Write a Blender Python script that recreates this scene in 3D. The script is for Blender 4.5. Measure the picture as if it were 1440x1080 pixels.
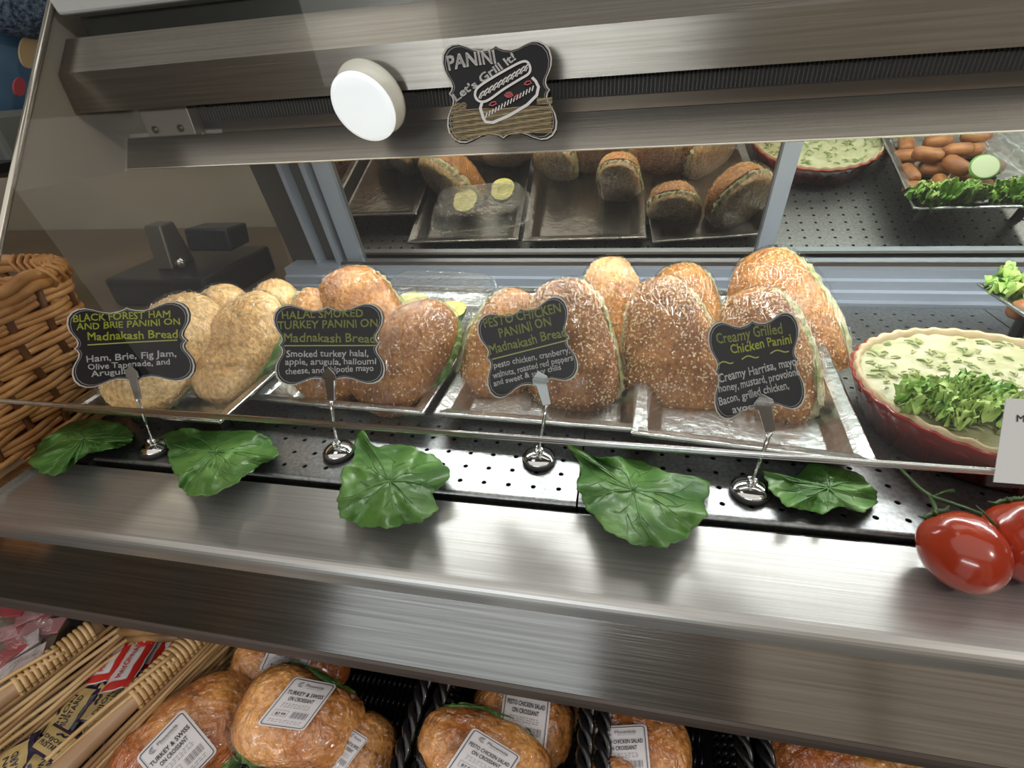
import bpy, bmesh, math, random
import numpy as np
from mathutils import Vector, noise
from mathutils.bvhtree import BVHTree
random.seed(7)
SC = bpy.context.scene
COL = SC.collection
for o in list(bpy.data.objects): bpy.data.objects.remove(o)

# ------------------------------------------------------------------ camera
F, YAW, PIT, ROLL, MT = 703.33, 0.235290, 0.571613, 0.0792898, 0.199938
cy_, sy_, cp_, sp_ = math.cos(YAW), math.sin(YAW), math.cos(PIT), math.sin(PIT)
_fwd = np.array([-sy_*cp_, cy_*cp_, -sp_]); _r = np.array([cy_, sy_, 0.0]); _d = np.cross(_fwd, _r)
_c, _s = math.cos(ROLL), math.sin(ROLL)
CR = _c*_r+_s*_d; CD = -_s*_r+_c*_d; CF = _fwd
C0 = np.array([0, 0, 0.36])
cam = bpy.data.cameras.new('camera'); camo = bpy.data.objects.new('camera', cam); COL.objects.link(camo)
from mathutils import Matrix
camo.matrix_world = Matrix(((CR[0], -CD[0], -CF[0], C0[0]), (CR[1], -CD[1], -CF[1], C0[1]), (CR[2], -CD[2], -CF[2], C0[2]), (0, 0, 0, 1)))
cam.sensor_width = 36; cam.lens = 36*F/1440; cam.clip_start = 0.01; cam.clip_end = 50
SC.camera = camo
def ray(x, y): return CR*(x-720)/F+CD*(y-540)/F+CF
def UZ(x, y, z=0.0): d = ray(x, y); return C0+d*(z-C0[2])/d[2]
def UX(x, y, X): d = ray(x, y); return C0+d*X/d[0]
def UY(x, y, Y): d = ray(x, y); return C0+d*Y/d[1]
def UP(x, y, P, n): d = ray(x, y); return C0+d*(np.dot(np.array(P)-C0, n)/np.dot(d, n))
def depth(P): return float(np.dot(np.array(P)-C0, CF))

# ------------------------------------------------------------------ world, lights, exposure
SC.view_settings.view_transform = 'Standard'; SC.view_settings.look = 'None'
SC.view_settings.gamma = 1; SC.view_settings.use_curve_mapping = False
SC.view_settings.exposure = 0.0
SC.cycles.use_denoising = True
SC.cycles.max_bounces = 10; SC.cycles.transparent_max_bounces = 24; SC.cycles.glossy_bounces = 6
SC.cycles.caustics_reflective = False; SC.cycles.caustics_refractive = False
SC.cycles.sample_clamp_indirect = 6
w = bpy.data.worlds.new('store'); SC.world = w; w.use_nodes = True
w.node_tree.nodes['Background'].inputs[0].default_value = (.80, .74, .66, 1)
w.node_tree.nodes['Background'].inputs[1].default_value = 0.10
def area(name, loc, rot, sx, sy, en, col):
    l = bpy.data.lights.new(name, 'AREA'); l.shape = 'RECTANGLE'; l.size = sx; l.size_y = sy; l.energy = en; l.color = col
    o = bpy.data.objects.new(name, l); COL.objects.link(o); o.location = loc; o.rotation_euler = rot; return o
CASE_E = 8.5
area('ceiling_panel_light', (0.5, 1.5, 2.3), (0, 0, 0), 3.4, .7, 14, (1, .96, .90))
area('ceiling_spot_panel', (-1.08, .42, 2.3), (0, 0, 0), .60, .42, 1.6, (1, .97, .88))
area('ceiling_panel_light', (0.0, -1.5, 2.36), (0, 0, 0), 7.4, 3.3, 68, (1, .95, .88))

area('ceiling_panel_light', (-2.9, 2.2, 2.2), (0, 0, 0), .3, 1.0, 9, (1, .93, .80))
area('added_front_strip', (-.45, -1.73, .62), (math.radians(90), 0, 0), 1.5, .12, 11, (.95, .98, 1))  # unseen strip added to light the croissants and signs from the front
area('added_glint_light', (2.5, -1.0, 1.9), (0, math.radians(52), math.radians(-24)), .22, .22, 16, (1, .93, .86))  # unseen source added for glints on the croissant wraps
area('case_strip_light', (.32, .655, .292), (math.radians(-8), 0, 0), 1.56, .03, CASE_E, (.96, 1, .98))

# ------------------------------------------------------------------ materials
def P3(c): return (c[0], c[1], c[2], 1)
MATS = {}
def mat(name, col, rough=.5, metal=0., noise_sc=0, col2=None, bump=0., bsc=60, stretch=None, aniso=0., spec=.5, emit=None, es=0, coat=0., sss=0., trans=0., detail=4, bdist=.002, tangent=(0, 1, 1), ramp=(.35, .65)):
    if name in MATS: return MATS[name]
    m = bpy.data.materials.new(name); m.use_nodes = True; nt = m.node_tree; N = nt.nodes; L = nt.links
    b = N['Principled BSDF']
    b.inputs['Base Color'].default_value = P3(col); b.inputs['Roughness'].default_value = rough; b.inputs['Metallic'].default_value = metal
    b.inputs['Specular IOR Level'].default_value = spec
    b.inputs['Coat Weight'].default_value = coat; b.inputs['Coat Roughness'].default_value = .08
    if sss: b.inputs['Subsurface Weight'].default_value = sss; b.inputs['Subsurface Radius'].default_value = (.01, .005, .003); b.inputs['Subsurface Scale'].default_value = 1
    if trans: b.inputs['Transmission Weight'].default_value = trans
    if emit: b.inputs['Emission Color'].default_value = P3(emit); b.inputs['Emission Strength'].default_value = es
    tc = N.new('ShaderNodeTexCoord'); mp = N.new('ShaderNodeMapping'); L.new(tc.outputs['Object'], mp.inputs[0])
    if stretch: mp.inputs['Scale'].default_value = stretch
    if col2:
        n = N.new('ShaderNodeTexNoise'); n.inputs['Scale'].default_value = noise_sc; n.inputs['Detail'].default_value = detail; L.new(mp.outputs[0], n.inputs[0])
        r = N.new('ShaderNodeValToRGB'); r.color_ramp.elements[0].position = ramp[0]; r.color_ramp.elements[1].position = ramp[1]
        r.color_ramp.elements[0].color = P3(col); r.color_ramp.elements[1].color = P3(col2)
        L.new(n.outputs[0], r.inputs[0]); L.new(r.outputs[0], b.inputs['Base Color'])
    if bump:
        n2 = N.new('ShaderNodeTexNoise'); n2.inputs['Scale'].default_value = bsc; n2.inputs['Detail'].default_value = 3; L.new(mp.outputs[0], n2.inputs[0])
        bp = N.new('ShaderNodeBump'); bp.inputs['Strength'].default_value = bump; bp.inputs['Distance'].default_value = bdist
        L.new(n2.outputs[0], bp.inputs['Height']); L.new(bp.outputs[0], b.inputs['Normal'])
    if aniso:
        b.inputs['Anisotropic'].default_value = aniso
        cv = N.new('ShaderNodeCombineXYZ'); [setattr(cv.inputs[i], 'default_value', tangent[i]) for i in range(3)]
        L.new(cv.outputs[0], b.inputs['Tangent'])
    MATS[name] = m; return m
def glassmat(name, tint=(1, 1, 1), gl=.6, rough=.02, wr=0., bsc=60, stretch=(1, 1, 1), base=0., haze=0., hcol=(1, 1, 1)):
    m = bpy.data.materials.new(name); m.use_nodes = True; nt = m.node_tree; N = nt.nodes; L = nt.links; N.clear()
    out = N.new('ShaderNodeOutputMaterial'); tr = N.new('ShaderNodeBsdfTransparent'); tr.inputs[0].default_value = P3(tint)
    g = N.new('ShaderNodeBsdfGlossy'); g.inputs['Roughness'].default_value = rough; g.inputs[0].default_value = (1, 1, 1, 1)
    fr = N.new('ShaderNodeFresnel'); fr.inputs[0].default_value = 1.5
    ma = N.new('ShaderNodeMath'); ma.operation = 'MULTIPLY_ADD'; ma.inputs[1].default_value = gl; ma.inputs[2].default_value = base; ma.use_clamp = True
    mx = N.new('ShaderNodeMixShader'); L.new(fr.outputs[0], ma.inputs[0])
    ge = N.new('ShaderNodeNewGeometry'); iv = N.new('ShaderNodeMath'); iv.operation = 'SUBTRACT'; iv.inputs[0].default_value = 1; L.new(ge.outputs['Backfacing'], iv.inputs[1])
    mm = N.new('ShaderNodeMath'); mm.operation = 'MULTIPLY'; L.new(ma.outputs[0], mm.inputs[0]); L.new(iv.outputs[0], mm.inputs[1]); L.new(mm.outputs[0], mx.inputs[0]); L.new(tr.outputs[0], mx.inputs[1]); L.new(g.outputs[0], mx.inputs[2])
    last = mx
    if haze:
        df = N.new('ShaderNodeBsdfDiffuse'); df.inputs[0].default_value = P3(hcol); m2 = N.new('ShaderNodeMixShader'); m2.inputs[0].default_value = haze
        L.new(mx.outputs[0], m2.inputs[1]); L.new(df.outputs[0], m2.inputs[2]); last = m2
    if wr:
        tc = N.new('ShaderNodeTexCoord'); mp = N.new('ShaderNodeMapping'); mp.inputs['Scale'].default_value = stretch; L.new(tc.outputs['Object'], mp.inputs[0])
        n2 = N.new('ShaderNodeTexNoise'); n2.inputs['Scale'].default_value = bsc; n2.inputs['Detail'].default_value = 4; n2.inputs['Distortion'].default_value = .6
        L.new(mp.outputs[0], n2.inputs[0]); bp = N.new('ShaderNodeBump'); bp.inputs['Strength'].default_value = wr; bp.inputs['Distance'].default_value = .012
        L.new(n2.outputs[0], bp.inputs['Height']); L.new(bp.outputs[0], g.inputs['Normal']); L.new(bp.outputs[0], fr.inputs['Normal'])
    L.new(last.outputs[0], out.inputs[0]); MATS[name] = m; return m
ST = dict(metal=1, aniso=.75, bump=.15, bsc=1)
steel = mat('brushed_steel', (.56, .53, .49), .30, 1, noise_sc=3, col2=(.66, .64, .61), aniso=.8, bump=.25, bsc=6, stretch=(2, 120, 120), bdist=.0006)
steel_dark = mat('fascia_steel', (.30, .275, .245), .30, 1, noise_sc=3, col2=(.37, .345, .315), aniso=.8, bump=.2, bsc=6, stretch=(2, 120, 120), bdist=.0006)
deckm = mat('deck_steel', (.26, .27, .27), .38, 1, noise_sc=220, col2=(.38, .39, .39), bump=.35, bsc=260, bdist=.0006)
traym = mat('tray_metal', (.46, .47, .46), .24, 1, noise_sc=30, col2=(.58, .59, .58), bump=.6, bsc=70, bdist=.002)
chrome = mat('chrome', (.72, .72, .72), .08, 1)
alu = mat('aluminium', (.36, .40, .45), .4, .35)
alu_l = mat('light_aluminium', (.36, .40, .46), .35, .3)
beige = mat('beige_enamel', (.34, .31, .265), .45)
whitem = mat('white_plastic', (.80, .80, .77), .25)
white_e = mat('white_enamel', (.62, .62, .60), .4)
cream = mat('cream_plastic', (.72, .69, .60), .35)
black = mat('black_plastic', (.010, .010, .011), .35)
blackr = mat('black_rubber', (.02, .02, .02), .55)
dark = mat('plenum_dark', (.012, .011, .010), .7)
glass = glassmat('front_glass_clear', (.99, .995, .99), .4)
endglass = glassmat('end_glass_clear', (.92, .91, .88), .12)
clear = glassmat('clear_plastic', (.95, .96, .96), 1.0, .06, .5, 90, (1, 1, 1), .10, haze=.04)
wrap = glassmat('plastic_wrap', (.98, .98, .98), .6, .12, 1.0, 60, (3.2, 1, .55), .050)
wrap2 = glassmat('croissant_wrap', (.98, .98, .98), .6, .16, 1.0, 75, (1, 1, 1), .085)
def mirror(name, c):
    m = bpy.data.materials.new(name); m.use_nodes = True; b = m.node_tree.nodes['Principled BSDF']
    b.inputs['Base Color'].default_value = P3(c); b.inputs['Metallic'].default_value = 1; b.inputs['Roughness'].default_value = .01
    return m
mir1 = mirror('mirror_glass_brown', (.47, .43, .37)); mir2 = mirror('mirror_glass', (.60, .62, .57))

# ------------------------------------------------------------------ mesh helpers
class MB:
    def __init__(s): s.v = []; s.f = []; s.sm = False
    def add(s, vs, fs):
        n = len(s.v); s.v += [tuple(map(float, v)) for v in vs]; s.f += [tuple(i+n for i in f) for f in fs]; return s
    def box(s, x0, x1, y0, y1, z0, z1):
        vs = [(x, y, z) for x in (x0, x1) for y in (y0, y1) for z in (z0, z1)]
        return s.add(vs, [(0, 1, 3, 2), (4, 6, 7, 5), (0, 4, 5, 1), (2, 3, 7, 6), (0, 2, 6, 4), (1, 5, 7, 3)])
    def obox(s, c, A, B, D):
        c, A, B, D = map(np.array, (c, A, B, D))
        vs = [c+i*A+j*B+k*D for i in (-1, 1) for j in (-1, 1) for k in (-1, 1)]
        return s.add(vs, [(0, 1, 3, 2), (4, 6, 7, 5), (0, 4, 5, 1), (2, 3, 7, 6), (0, 2, 6, 4), (1, 5, 7, 3)])
    def prism(s, prof, x0, x1):   # (y,z) profile extruded along x
        n = len(prof); vs = [(x0, y, z) for y, z in prof]+[(x1, y, z) for y, z in prof]
        return s.add(vs, [tuple(range(n))[::-1], tuple(range(n, 2*n))]+[(i, (i+1) % n, n+(i+1) % n, n+i) for i in range(n)])
    def poly(s, pts, nrm, t):     # flat polygon with thickness
        nrm = np.array(nrm, float)*t; n = len(pts)
        vs = [np.array(p) for p in pts]+[np.array(p)+nrm for p in pts]
        return s.add(vs, [tuple(range(n)), tuple(range(n, 2*n))[::-1]]+[(i, n+i, n+(i+1) % n, (i+1) % n) for i in range(n)])
    def tube(s, path, r, k=8, cap=True, flat=1., up=(0, 0, 1)):
        path = [np.array(p, float) for p in path]; n = len(path); rs = r if hasattr(r, '__len__') else [r]*n; vs = []; up = np.array(up, float)
        for i, p in enumerate(path):
            t = path[min(i+1, n-1)]-path[max(i-1, 0)]; t = t/(np.linalg.norm(t)+1e-12)
            a = np.cross(t, up)
            if np.linalg.norm(a) < 1e-3: a = np.cross(t, (1, 0, 0))
            a /= np.linalg.norm(a); b = np.cross(a, t)
            for j in range(k):
                th = 2*math.pi*j/k; vs.append(p+rs[i]*(math.cos(th)*a*flat+math.sin(th)*b))
        fs = [(i*k+j, i*k+(j+1) % k, (i+1)*k+(j+1) % k, (i+1)*k+j) for i in range(n-1) for j in range(k)]
        if cap: fs += [tuple(range(k))[::-1], tuple(range((n-1)*k, n*k))]
        return s.add(vs, fs)
    def lathe(s, prof, c, axis=(0, 0, 1), k=28, xa=None):   # (r,h)
        axis = np.array(axis, float); axis /= np.linalg.norm(axis)
        a = np.cross(axis, (0, 1, 0)) if abs(axis[1]) < .9 else np.cross(axis, (1, 0, 0)); a /= np.linalg.norm(a); b = np.cross(axis, a); c = np.array(c, float)
        vs = [c+axis*h+r*(math.cos(2*math.pi*j/k)*a+math.sin(2*math.pi*j/k)*b) for r, h in prof for j in range(k)]
        m = len(prof); fs = [(i*k+j, i*k+(j+1) % k, (i+1)*k+(j+1) % k, (i+1)*k+j) for i in range(m-1) for j in range(k)]
        fs += [tuple(range(k))[::-1], tuple(range((m-1)*k, m*k))]
        return s.add(vs, fs)
    def grid(s, fn, nu, nv, cu=False, cv=False):
        U = nu if cu else nu+1; V = nv if cv else nv+1
        vs = [fn(i/nu, j/nv) for i in range(U) for j in range(V)]
        fs = [(i*V+j, ((i+1) % U)*V+j, ((i+1) % U)*V+(j+1) % V, i*V+(j+1) % V) for i in range(nu) for j in range(nv)]
        return s.add(vs, fs)
    def ell(s, c, A, B, D, nu=10, nv=8):
        c, A, B, D = map(np.array, (c, A, B, D))
        return s.grid(lambda u, v: c+A*math.cos(math.pi*v)+math.sin(math.pi*v)*(B*math.cos(2*math.pi*u)+D*math.sin(2*math.pi*u)), nu, nv, cu=True)
def obj(name, mb, m, parent=None, smooth=False, bevel=0, label=None, kind=None):
    me = bpy.data.meshes.new(name); me.from_pydata(mb.v, [], mb.f); me.update()
    if smooth: me.polygons.foreach_set('use_smooth', [True]*len(me.polygons))
    me.materials.append(m)
    o = bpy.data.objects.new(name, me); COL.objects.link(o)
    if name in ('plastic_wrap', 'front_glass', 'end_glass', 'box_lid', 'box_bottom', 'holder_sleeve', 'polished_edge', 'film'):
        bm = bmesh.new(); bm.from_mesh(me); bmesh.ops.recalc_face_normals(bm, faces=bm.faces)
        if name == 'plastic_wrap':
            cc = sum((v.co for v in bm.verts), Vector())/len(bm.verts)
            if sum((f.calc_center_median()-cc).dot(f.normal) for f in bm.faces) < 0: bmesh.ops.reverse_faces(bm, faces=bm.faces)
        if name == 'film' and sum(f.normal.z for f in bm.faces) < 0: bmesh.ops.reverse_faces(bm, faces=bm.faces)
        bm.to_mesh(me); bm.free()
    if parent:
        o.parent = parent
        if parent.type == 'EMPTY': o.matrix_parent_inverse = Matrix.Translation(-parent.location)
    if bevel:
        b = o.modifiers.new('b', 'BEVEL'); b.width = bevel; b.segments = 2; b.limit_method = 'ANGLE'
    if label: o['label'] = label
    if kind: o['kind'] = kind
    return o
def tag(o, label, cat, group=None):
    o['label'] = label; o['category'] = cat
    if group: o['group'] = group
    return o
def thing(name, label, cat, group=None):
    o = bpy.data.objects.new(name, None); COL.objects.link(o); o.empty_display_size = .02
    return tag(o, label, cat, group)
def base_at(t, p):   # move the thing's empty to its base while its parts stay put
    p = Vector([float(q) for q in p]); t.location = p
    for ch in t.children: ch.matrix_parent_inverse = Matrix.Translation(-p)
def struct(name, mb, m, **k): o = obj(name, mb, m, **k); o['kind'] = 'structure'; return o
_tc = {}
def text_geo(s, bold=.0):
    key = (s, bold)
    if key in _tc: return _tc[key]
    cu = bpy.data.curves.new('t', 'FONT'); cu.body = s; cu.resolution_u = 2
    o = bpy.data.objects.new('t', cu); COL.objects.link(o); bpy.context.view_layer.update()
    me = bpy.data.meshes.new_from_object(o.evaluated_get(bpy.context.evaluated_depsgraph_get()))
    vs = np.array([v.co[:2] for v in me.vertices]); fs = [tuple(p.vertices) for p in me.polygons]
    bpy.data.objects.remove(o); bpy.data.curves.remove(cu); bpy.data.meshes.remove(me)
    x0 = vs[:, 0].min(); x1 = vs[:, 0].max(); vs[:, 0] = (vs[:, 0]-x0)/(x1-x0); vs[:, 1] /= .69   # cap height -> 1
    if bold:   # heavier strokes: shifted copies of the same outline
        w_ = bold*1.1/(x1-x0); h_ = bold*1.1/.69; n = len(vs); sh = [(-w_, -h_), (w_, -h_), (-w_, h_), (w_, h_)]
        vs = np.concatenate([vs+np.array(q) for q in sh]); fs = [tuple(i+n*k for i in f) for k in range(4) for f in fs]
    _tc[key] = (vs, fs); return _tc[key]
def add_text(mb, s, x0, y0, x1, y1, h, fn, bold=.0, jit=0.):
    """text with baseline (x0,y0)-(x1,y1), cap height h, each point through fn(x,y)"""
    vs, fs = text_geo(s, bold); d = np.array([x1-x0, y1-y0]); L = np.linalg.norm(d); up = np.array([d[1], -d[0]])/L
    ph = random.random()*9; out = []
    for u, v in vs:
        q = np.array([x0, y0])+d*u+up*v*h
        if jit:
            q = q+jit*h*np.array([math.sin(u*L/h*1.9+ph+v*1.3), math.cos(u*L/h*1.45+ph*2+v)])
        out.append(fn(q[0], q[1]))
    mb.add(out, fs)
def add_stroke(mb, pts, wd, fn):
    pts = [np.array(p, float) for p in pts]; n = len(pts); vs = []
    for i, p in enumerate(pts):
        t = pts[min(i+1, n-1)]-pts[max(i-1, 0)]; t /= np.linalg.norm(t)+1e-9; q = np.array([-t[1], t[0]])*wd/2
        vs += [fn(*(p+q)), fn(*(p-q))]
    mb.add(vs, [(2*i, 2*i+1, 2*i+3, 2*i+2) for i in range(n-1)])
def smooth_closed(pts, n=64):
    pts = np.array(pts, float); m = len(pts); out = []
    for k in range(n):
        t = k/n*m; i = int(t); f = t-i; p0, p1, p2, p3 = pts[i-1], pts[i % m], pts[(i+1) % m], pts[(i+2) % m]
        out.append(.5*((2*p1)+(-p0+p2)*f+(2*p0-5*p1+4*p2-p3)*f*f+(-p0+3*p1-3*p2+p3)*f**3))
    return out
def nz(p, sc=1., o=0.): return noise.noise(Vector((p[0]*sc+o, p[1]*sc-o, p[2]*sc+o*.5)))

# ================================================================== SETTING: the store
XL, XR = -.655, 1.15
fl = mat('floor_reflection_bands', (.30, .25, .20), .45, noise_sc=9, col2=(.36, .31, .26))
_nt = fl.node_tree; _x = _nt.nodes.new('ShaderNodeSeparateXYZ'); _g = _nt.nodes.new('ShaderNodeNewGeometry'); _m = _nt.nodes.new('ShaderNodeMapRange'); _r2 = _nt.nodes.new('ShaderNodeValToRGB')
_m.inputs[1].default_value = -2.0; _m.inputs[2].default_value = 2.0
_nt.links.new(_g.outputs['Position'], _x.inputs[0]); _nt.links.new(_x.outputs[0], _m.inputs[0]); _nt.links.new(_m.outputs[0], _r2.inputs[0]); _r2.color_ramp.interpolation = 'CONSTANT'
_e = _r2.color_ramp.elements; _e[0].position = 0; _e[0].color = (.10, .07, .05, 1); _e[1].position = .345; _e[1].color = (.55, .58, .58, 1)
for _p, _cc in ((.505, (.09, .065, .06)), (.575, (.34, .31, .27)), (.72, (.16, .13, .11)), (.80, (.40, .37, .33))): _q = _e.new(_p); _q.color = P3(_cc)  # colour bands invented to show as light and dark reflections in the front panel
_nt.links.new(_r2.outputs[0], _nt.nodes['Principled BSDF'].inputs['Base Color'])
mb = MB().box(-4, 4, -3.2, 4, -.97, -.95); struct('floor', mb, fl)
mb = MB().box(-4, 4, -3.2, 4, 2.4, 2.42); struct('ceiling', mb, mat('ceiling_tile', (.20, .185, .165), .8))
wl = mat('store_wall_paint', (.20, .175, .14), .7, noise_sc=1.2, col2=(.26, .23, .19))
struct('wall_back', MB().box(-4, 4, 3.9, 4.0, -.95, 2.4), wl); struct('wall_left', MB().box(-4.0, -3.9, -3.2, 4, -.95, 2.4), wl)
struct('wall_right', MB().box(3.9, 4.0, -3.2, 4, -.95, 2.4), wl); struct('wall_front', MB().box(-4, 4, -3.3, -3.2, -.95, 2.4), wl)
struct('reflected_block_1', MB().box(-1.24, -.02, -1.85, -1.75, -.95, 1.1), mat('glow_block_light', (.60, .62, .62), .5, emit=(.85, .95, 1), es=.38))  # unseen block added to mirror as a bright band in the front panel, glow included
struct('reflected_block_2', MB().box(.60, 1.02, -1.85, -1.75, -.95, 1.1).box(1.12, 1.9, -1.85, -1.75, -.95, 1.1), mat('glow_block_tan', (.42, .37, .31), .5, emit=(1, .88, .72), es=.16))  # unseen tan blocks with added glow, reflected in the front panel
struct('reflected_block_3', MB().box(-1.9, -1.75, -1.85, -1.75, -.95, 1.1).box(-2.5, -2.4, -1.85, -1.75, -.95, 1.1), mat('aisle_unit_brown', (.25, .18, .12), .5))

# ================================================================== THE CASE
case = thing('deli_display_case', 'long stainless steel deli case with slanted front glass and mirrored back doors', 'display case')
base_at(case, (0.2, .3, -.95))
def cpart(name, mb, m, **k): 
    o = obj(name, mb, m, case, **k); o.matrix_parent_inverse = Matrix.Translation(-case.location); return o
def spart(name, mb, m, par, **k):
    o = obj(name, mb, m, par, **k); return o
# front ledge with rolled nosing, then front panel and lip
nos = [(.248-.010*math.sin(t), -.010+.010*math.cos(t)) for t in np.linspace(0, math.pi/2, 7)]
prof = [(.329, 0)]+nos+[(.238, -.020), (.246, -.020), (.246, -.012), (.25, -.004), (.329, -.004)]
cpart('ledge', MB().prism(prof, XL-.05, XR), mat('ledge_steel', (.50, .49, .47), .38, .88, noise_sc=3, col2=(.60, .60, .58), aniso=.6, bump=.25, bsc=6, stretch=(2, 120, 120), bdist=.0005), smooth=False)
cpart('front_panel', MB().prism([(.2405, -.0225), (.2085, -.0815), (.2145, -.0845), (.248, -.0245)], XL-.05, XR), mat('panel_steel', (.44, .42, .40), .17, 1, noise_sc=3, col2=(.60, .58, .56), aniso=.7, bump=.25, bsc=6, stretch=(2, 120, 120), bdist=.0005))
nos2 = [(.2405-.004*math.sin(t), -.142+.004*math.cos(t)) for t in np.linspace(0, math.pi/2, 4)]
cpart('bottom_lip', MB().prism([(.2145, -.0820), (.2080, -.0815), (.2060, -.0835), (.2050, -.0880), (.2050, -.0945), (.30, -.0965), (.30, -.0925), (.2145, -.0905)], XL-.05, XR), mat('lip_steel', (.085, .065, .055), .5, .3))
# dark gap and plenum under the deck
cpart('plenum', MB().box(XL, XR, .3285, .83, -.045, -.035).box(XL, XR, .325, .329, -.045, -.0045).box(XL, XR, .83, .835, -.045, 0), dark)
mb = MB()
mb.tube([(XL, .3345, -.010), (XR, .3345, -.010)], .0045, 10)
cpart('bumper_strip', mb, mat('black_gloss', (.012, .010, .009), .12, coat=.5), smooth=True)
# rail under the doors
cpart('back_rail', MB().prism([(.817, -.03), (.817, .004), (.830, .004), (.830, .016), (.838, .018), (.838, .032), (.846, .034), (.846, .048), (.90, .048), (.90, -.03)], XL+.01, XR), alu_l)
cpart('door_track', MB().box(-.53, XR, .862, .868, .048, .053).box(-.53, XR, .892, .898, .048, .053), mat('track_brown', (.06, .045, .035), .4))
# mirror doors (plane leans towards the viewer with height)
mn = np.array([0, -math.cos(MT), -math.sin(MT)]); mu = np.array([0, -math.sin(MT), math.cos(MT)]); M0 = np.array([0, .892, 0])
def mpt(x, s, off=0.): return np.array([x, 0, 0])+M0+mu*s+mn*off
def mslab(mb, x0, x1, s0, s1, o0, o1):
    vs = [mpt(x, s, o) for x in (x0, x1) for s in (s0, s1) for o in (o0, o1)]
    return mb.add(vs, [(0, 1, 3, 2), (4, 6, 7, 5), (0, 4, 5, 1), (2, 3, 7, 6), (0, 2, 6, 4), (1, 5, 7, 3)])
d1 = cpart('mirror_door', mslab(MB(), -.50, .24, .048, .42, -.006, 0), mir1, label='darker brownish mirror door on the left')
d2 = cpart('mirror_door', mslab(MB(), .225, XR, .048, .42, -.0075, -.0005), mir2, label='clearer mirror door on the right')
for d, xs in ((d1, (-.519, -.488)), (d2, (.222, .246))):
    f = obj('door_frame', mslab(MB(), xs[0], xs[1], .046, .42, .0, .010), alu, d)
cpart('corner_post', mslab(MB(), -.585, -.577, .0, .42, -.01, .014), alu_l)
cpart('corner_post', mslab(MB(), -.543, -.533, .02, .42, -.01, .012), alu)
cpart('corner_panel', mslab(MB(), -.655, -.519, .0, .42, -.014, -.010), mat('corner_grey', (.10, .095, .085), .3, .4))
# end panel: enamelled top, glass window below, trimmed front edge
def YZ(pts, x, t, mb=None):
    mb = mb or MB(); return mb.poly([(x, y, z) for y, z in pts], (-1, 0, 0), t)
cpart('end_panel', YZ([(.461, .276), (.625, .462), (.90, .46), (.90, .258)], XL, .006), beige)
cpart('end_glass', YZ([(.270, .0), (.305, .098), (.4595, .276), (.88, .26), (.88, .0)], XL-.001, .005), endglass)
cpart('end_trim', MB().tube([(XL-.002, .27, .005), (XL-.002, .302, .095), (XL-.002, .458, .277), (XL-.002, .62, .462)], .004, 8), mat('trim_metal', (.62, .59, .52), .25, .8), smooth=True)
cpart('end_sill', MB().box(XL-.012, XL+.006, .245, .885, -.004, .006), steel)
cpart('deck_edge', MB().box(XL+.006, -.5985, .335, .817, -.012, -.003), deckm)
# canopy: slanted face over an upright face, hollow below
can = cpart('canopy', MB().prism([(.603, .417), (.573, .383), (.572, .342), (.580, .342), (.582, .38), (.612, .412), (.66, .412), (.66, .4175)], XL+.007, XR), steel_dark)
cpart('canopy_end', YZ([(.603, .417), (.573, .383), (.572, .342), (.66, .342), (.66, .417)], XL+.008, .004), steel_dark)
cpart('canopy_band', MB().box(XL+.007, XR, .632, .64, .4185, .445), mat('band_dark', (.10, .10, .09), .3, .6))
cpart('top_rail', MB().prism([(.600, .4385), (.596, .452), (.60, .52), (.66, .52), (.66, .445), (.64, .4385)], XL+.012, XR), white_e, bevel=.003)
# air grille
cpart('grille_back', MB().box(-.56, XR, .646, .65, .312, .352), dark)
mb = MB()
for i in range(int((XR+.53)/.0042)): 
    x = -.53+i*.0042; mb.box(x, x+.0011, .632, .646, .322, .350)
cpart('air_grille', mb, mat('grille_grey', (.045, .043, .040), .4), kind='stuff')
cpart('grille_strip', MB().prism([(.626, .3215), (.622, .309), (.628, .306), (.648, .306), (.648, .3215)], -.50, XR), mat('strip_bronze', (.26, .21, .165), .3, 1, aniso=.7))
br = cpart('bracket', MB().box(-.601, -.530, .612, .630, .309, .342), mat('bracket_metal', (.30, .265, .22), .45, .8), bevel=.001)
for x in (-.587, -.549): obj('screw', MB().lathe([(.0045, 0), (.0045, .0015), (.002, .0028)], (x, .612, .317), (0, -1, 0), 12), mat('screw_dark', (.05, .045, .04), .3, .8), br)
# lower panel in front of the lamp
lp = cpart('lamp_panel', MB().prism([(.623, .308), (.603, .274), (.606, .2725), (.627, .307)], -.60, XR), steel_dark)
cpart('lamp_panel', MB().prism([(.6245, .308), (.6045, .274), (.6075, .2725), (.6285, .307)], XL+.007, -.6005), steel_dark)
cpart('panel_edge', MB().tube([(-.655+.01, .6025, .2735), (XR, .6025, .2735)], .0011, 6), mat('edge_bright', (.80, .78, .70), .25, .9))
cpart('inner_ceiling', MB().prism([(.6295, .308), (.84, .30), (.84, .304), (.6295, .312)], XL+.007, XR), beige)
cpart('lamp_tube', MB().tube([(-.46, .655, .2955), (1.10, .655, .2955)], .0085, 12), mat('lamp_glow', (1, 1, 1), .4, emit=(.95, 1, .98), es=13), smooth=True)
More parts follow.
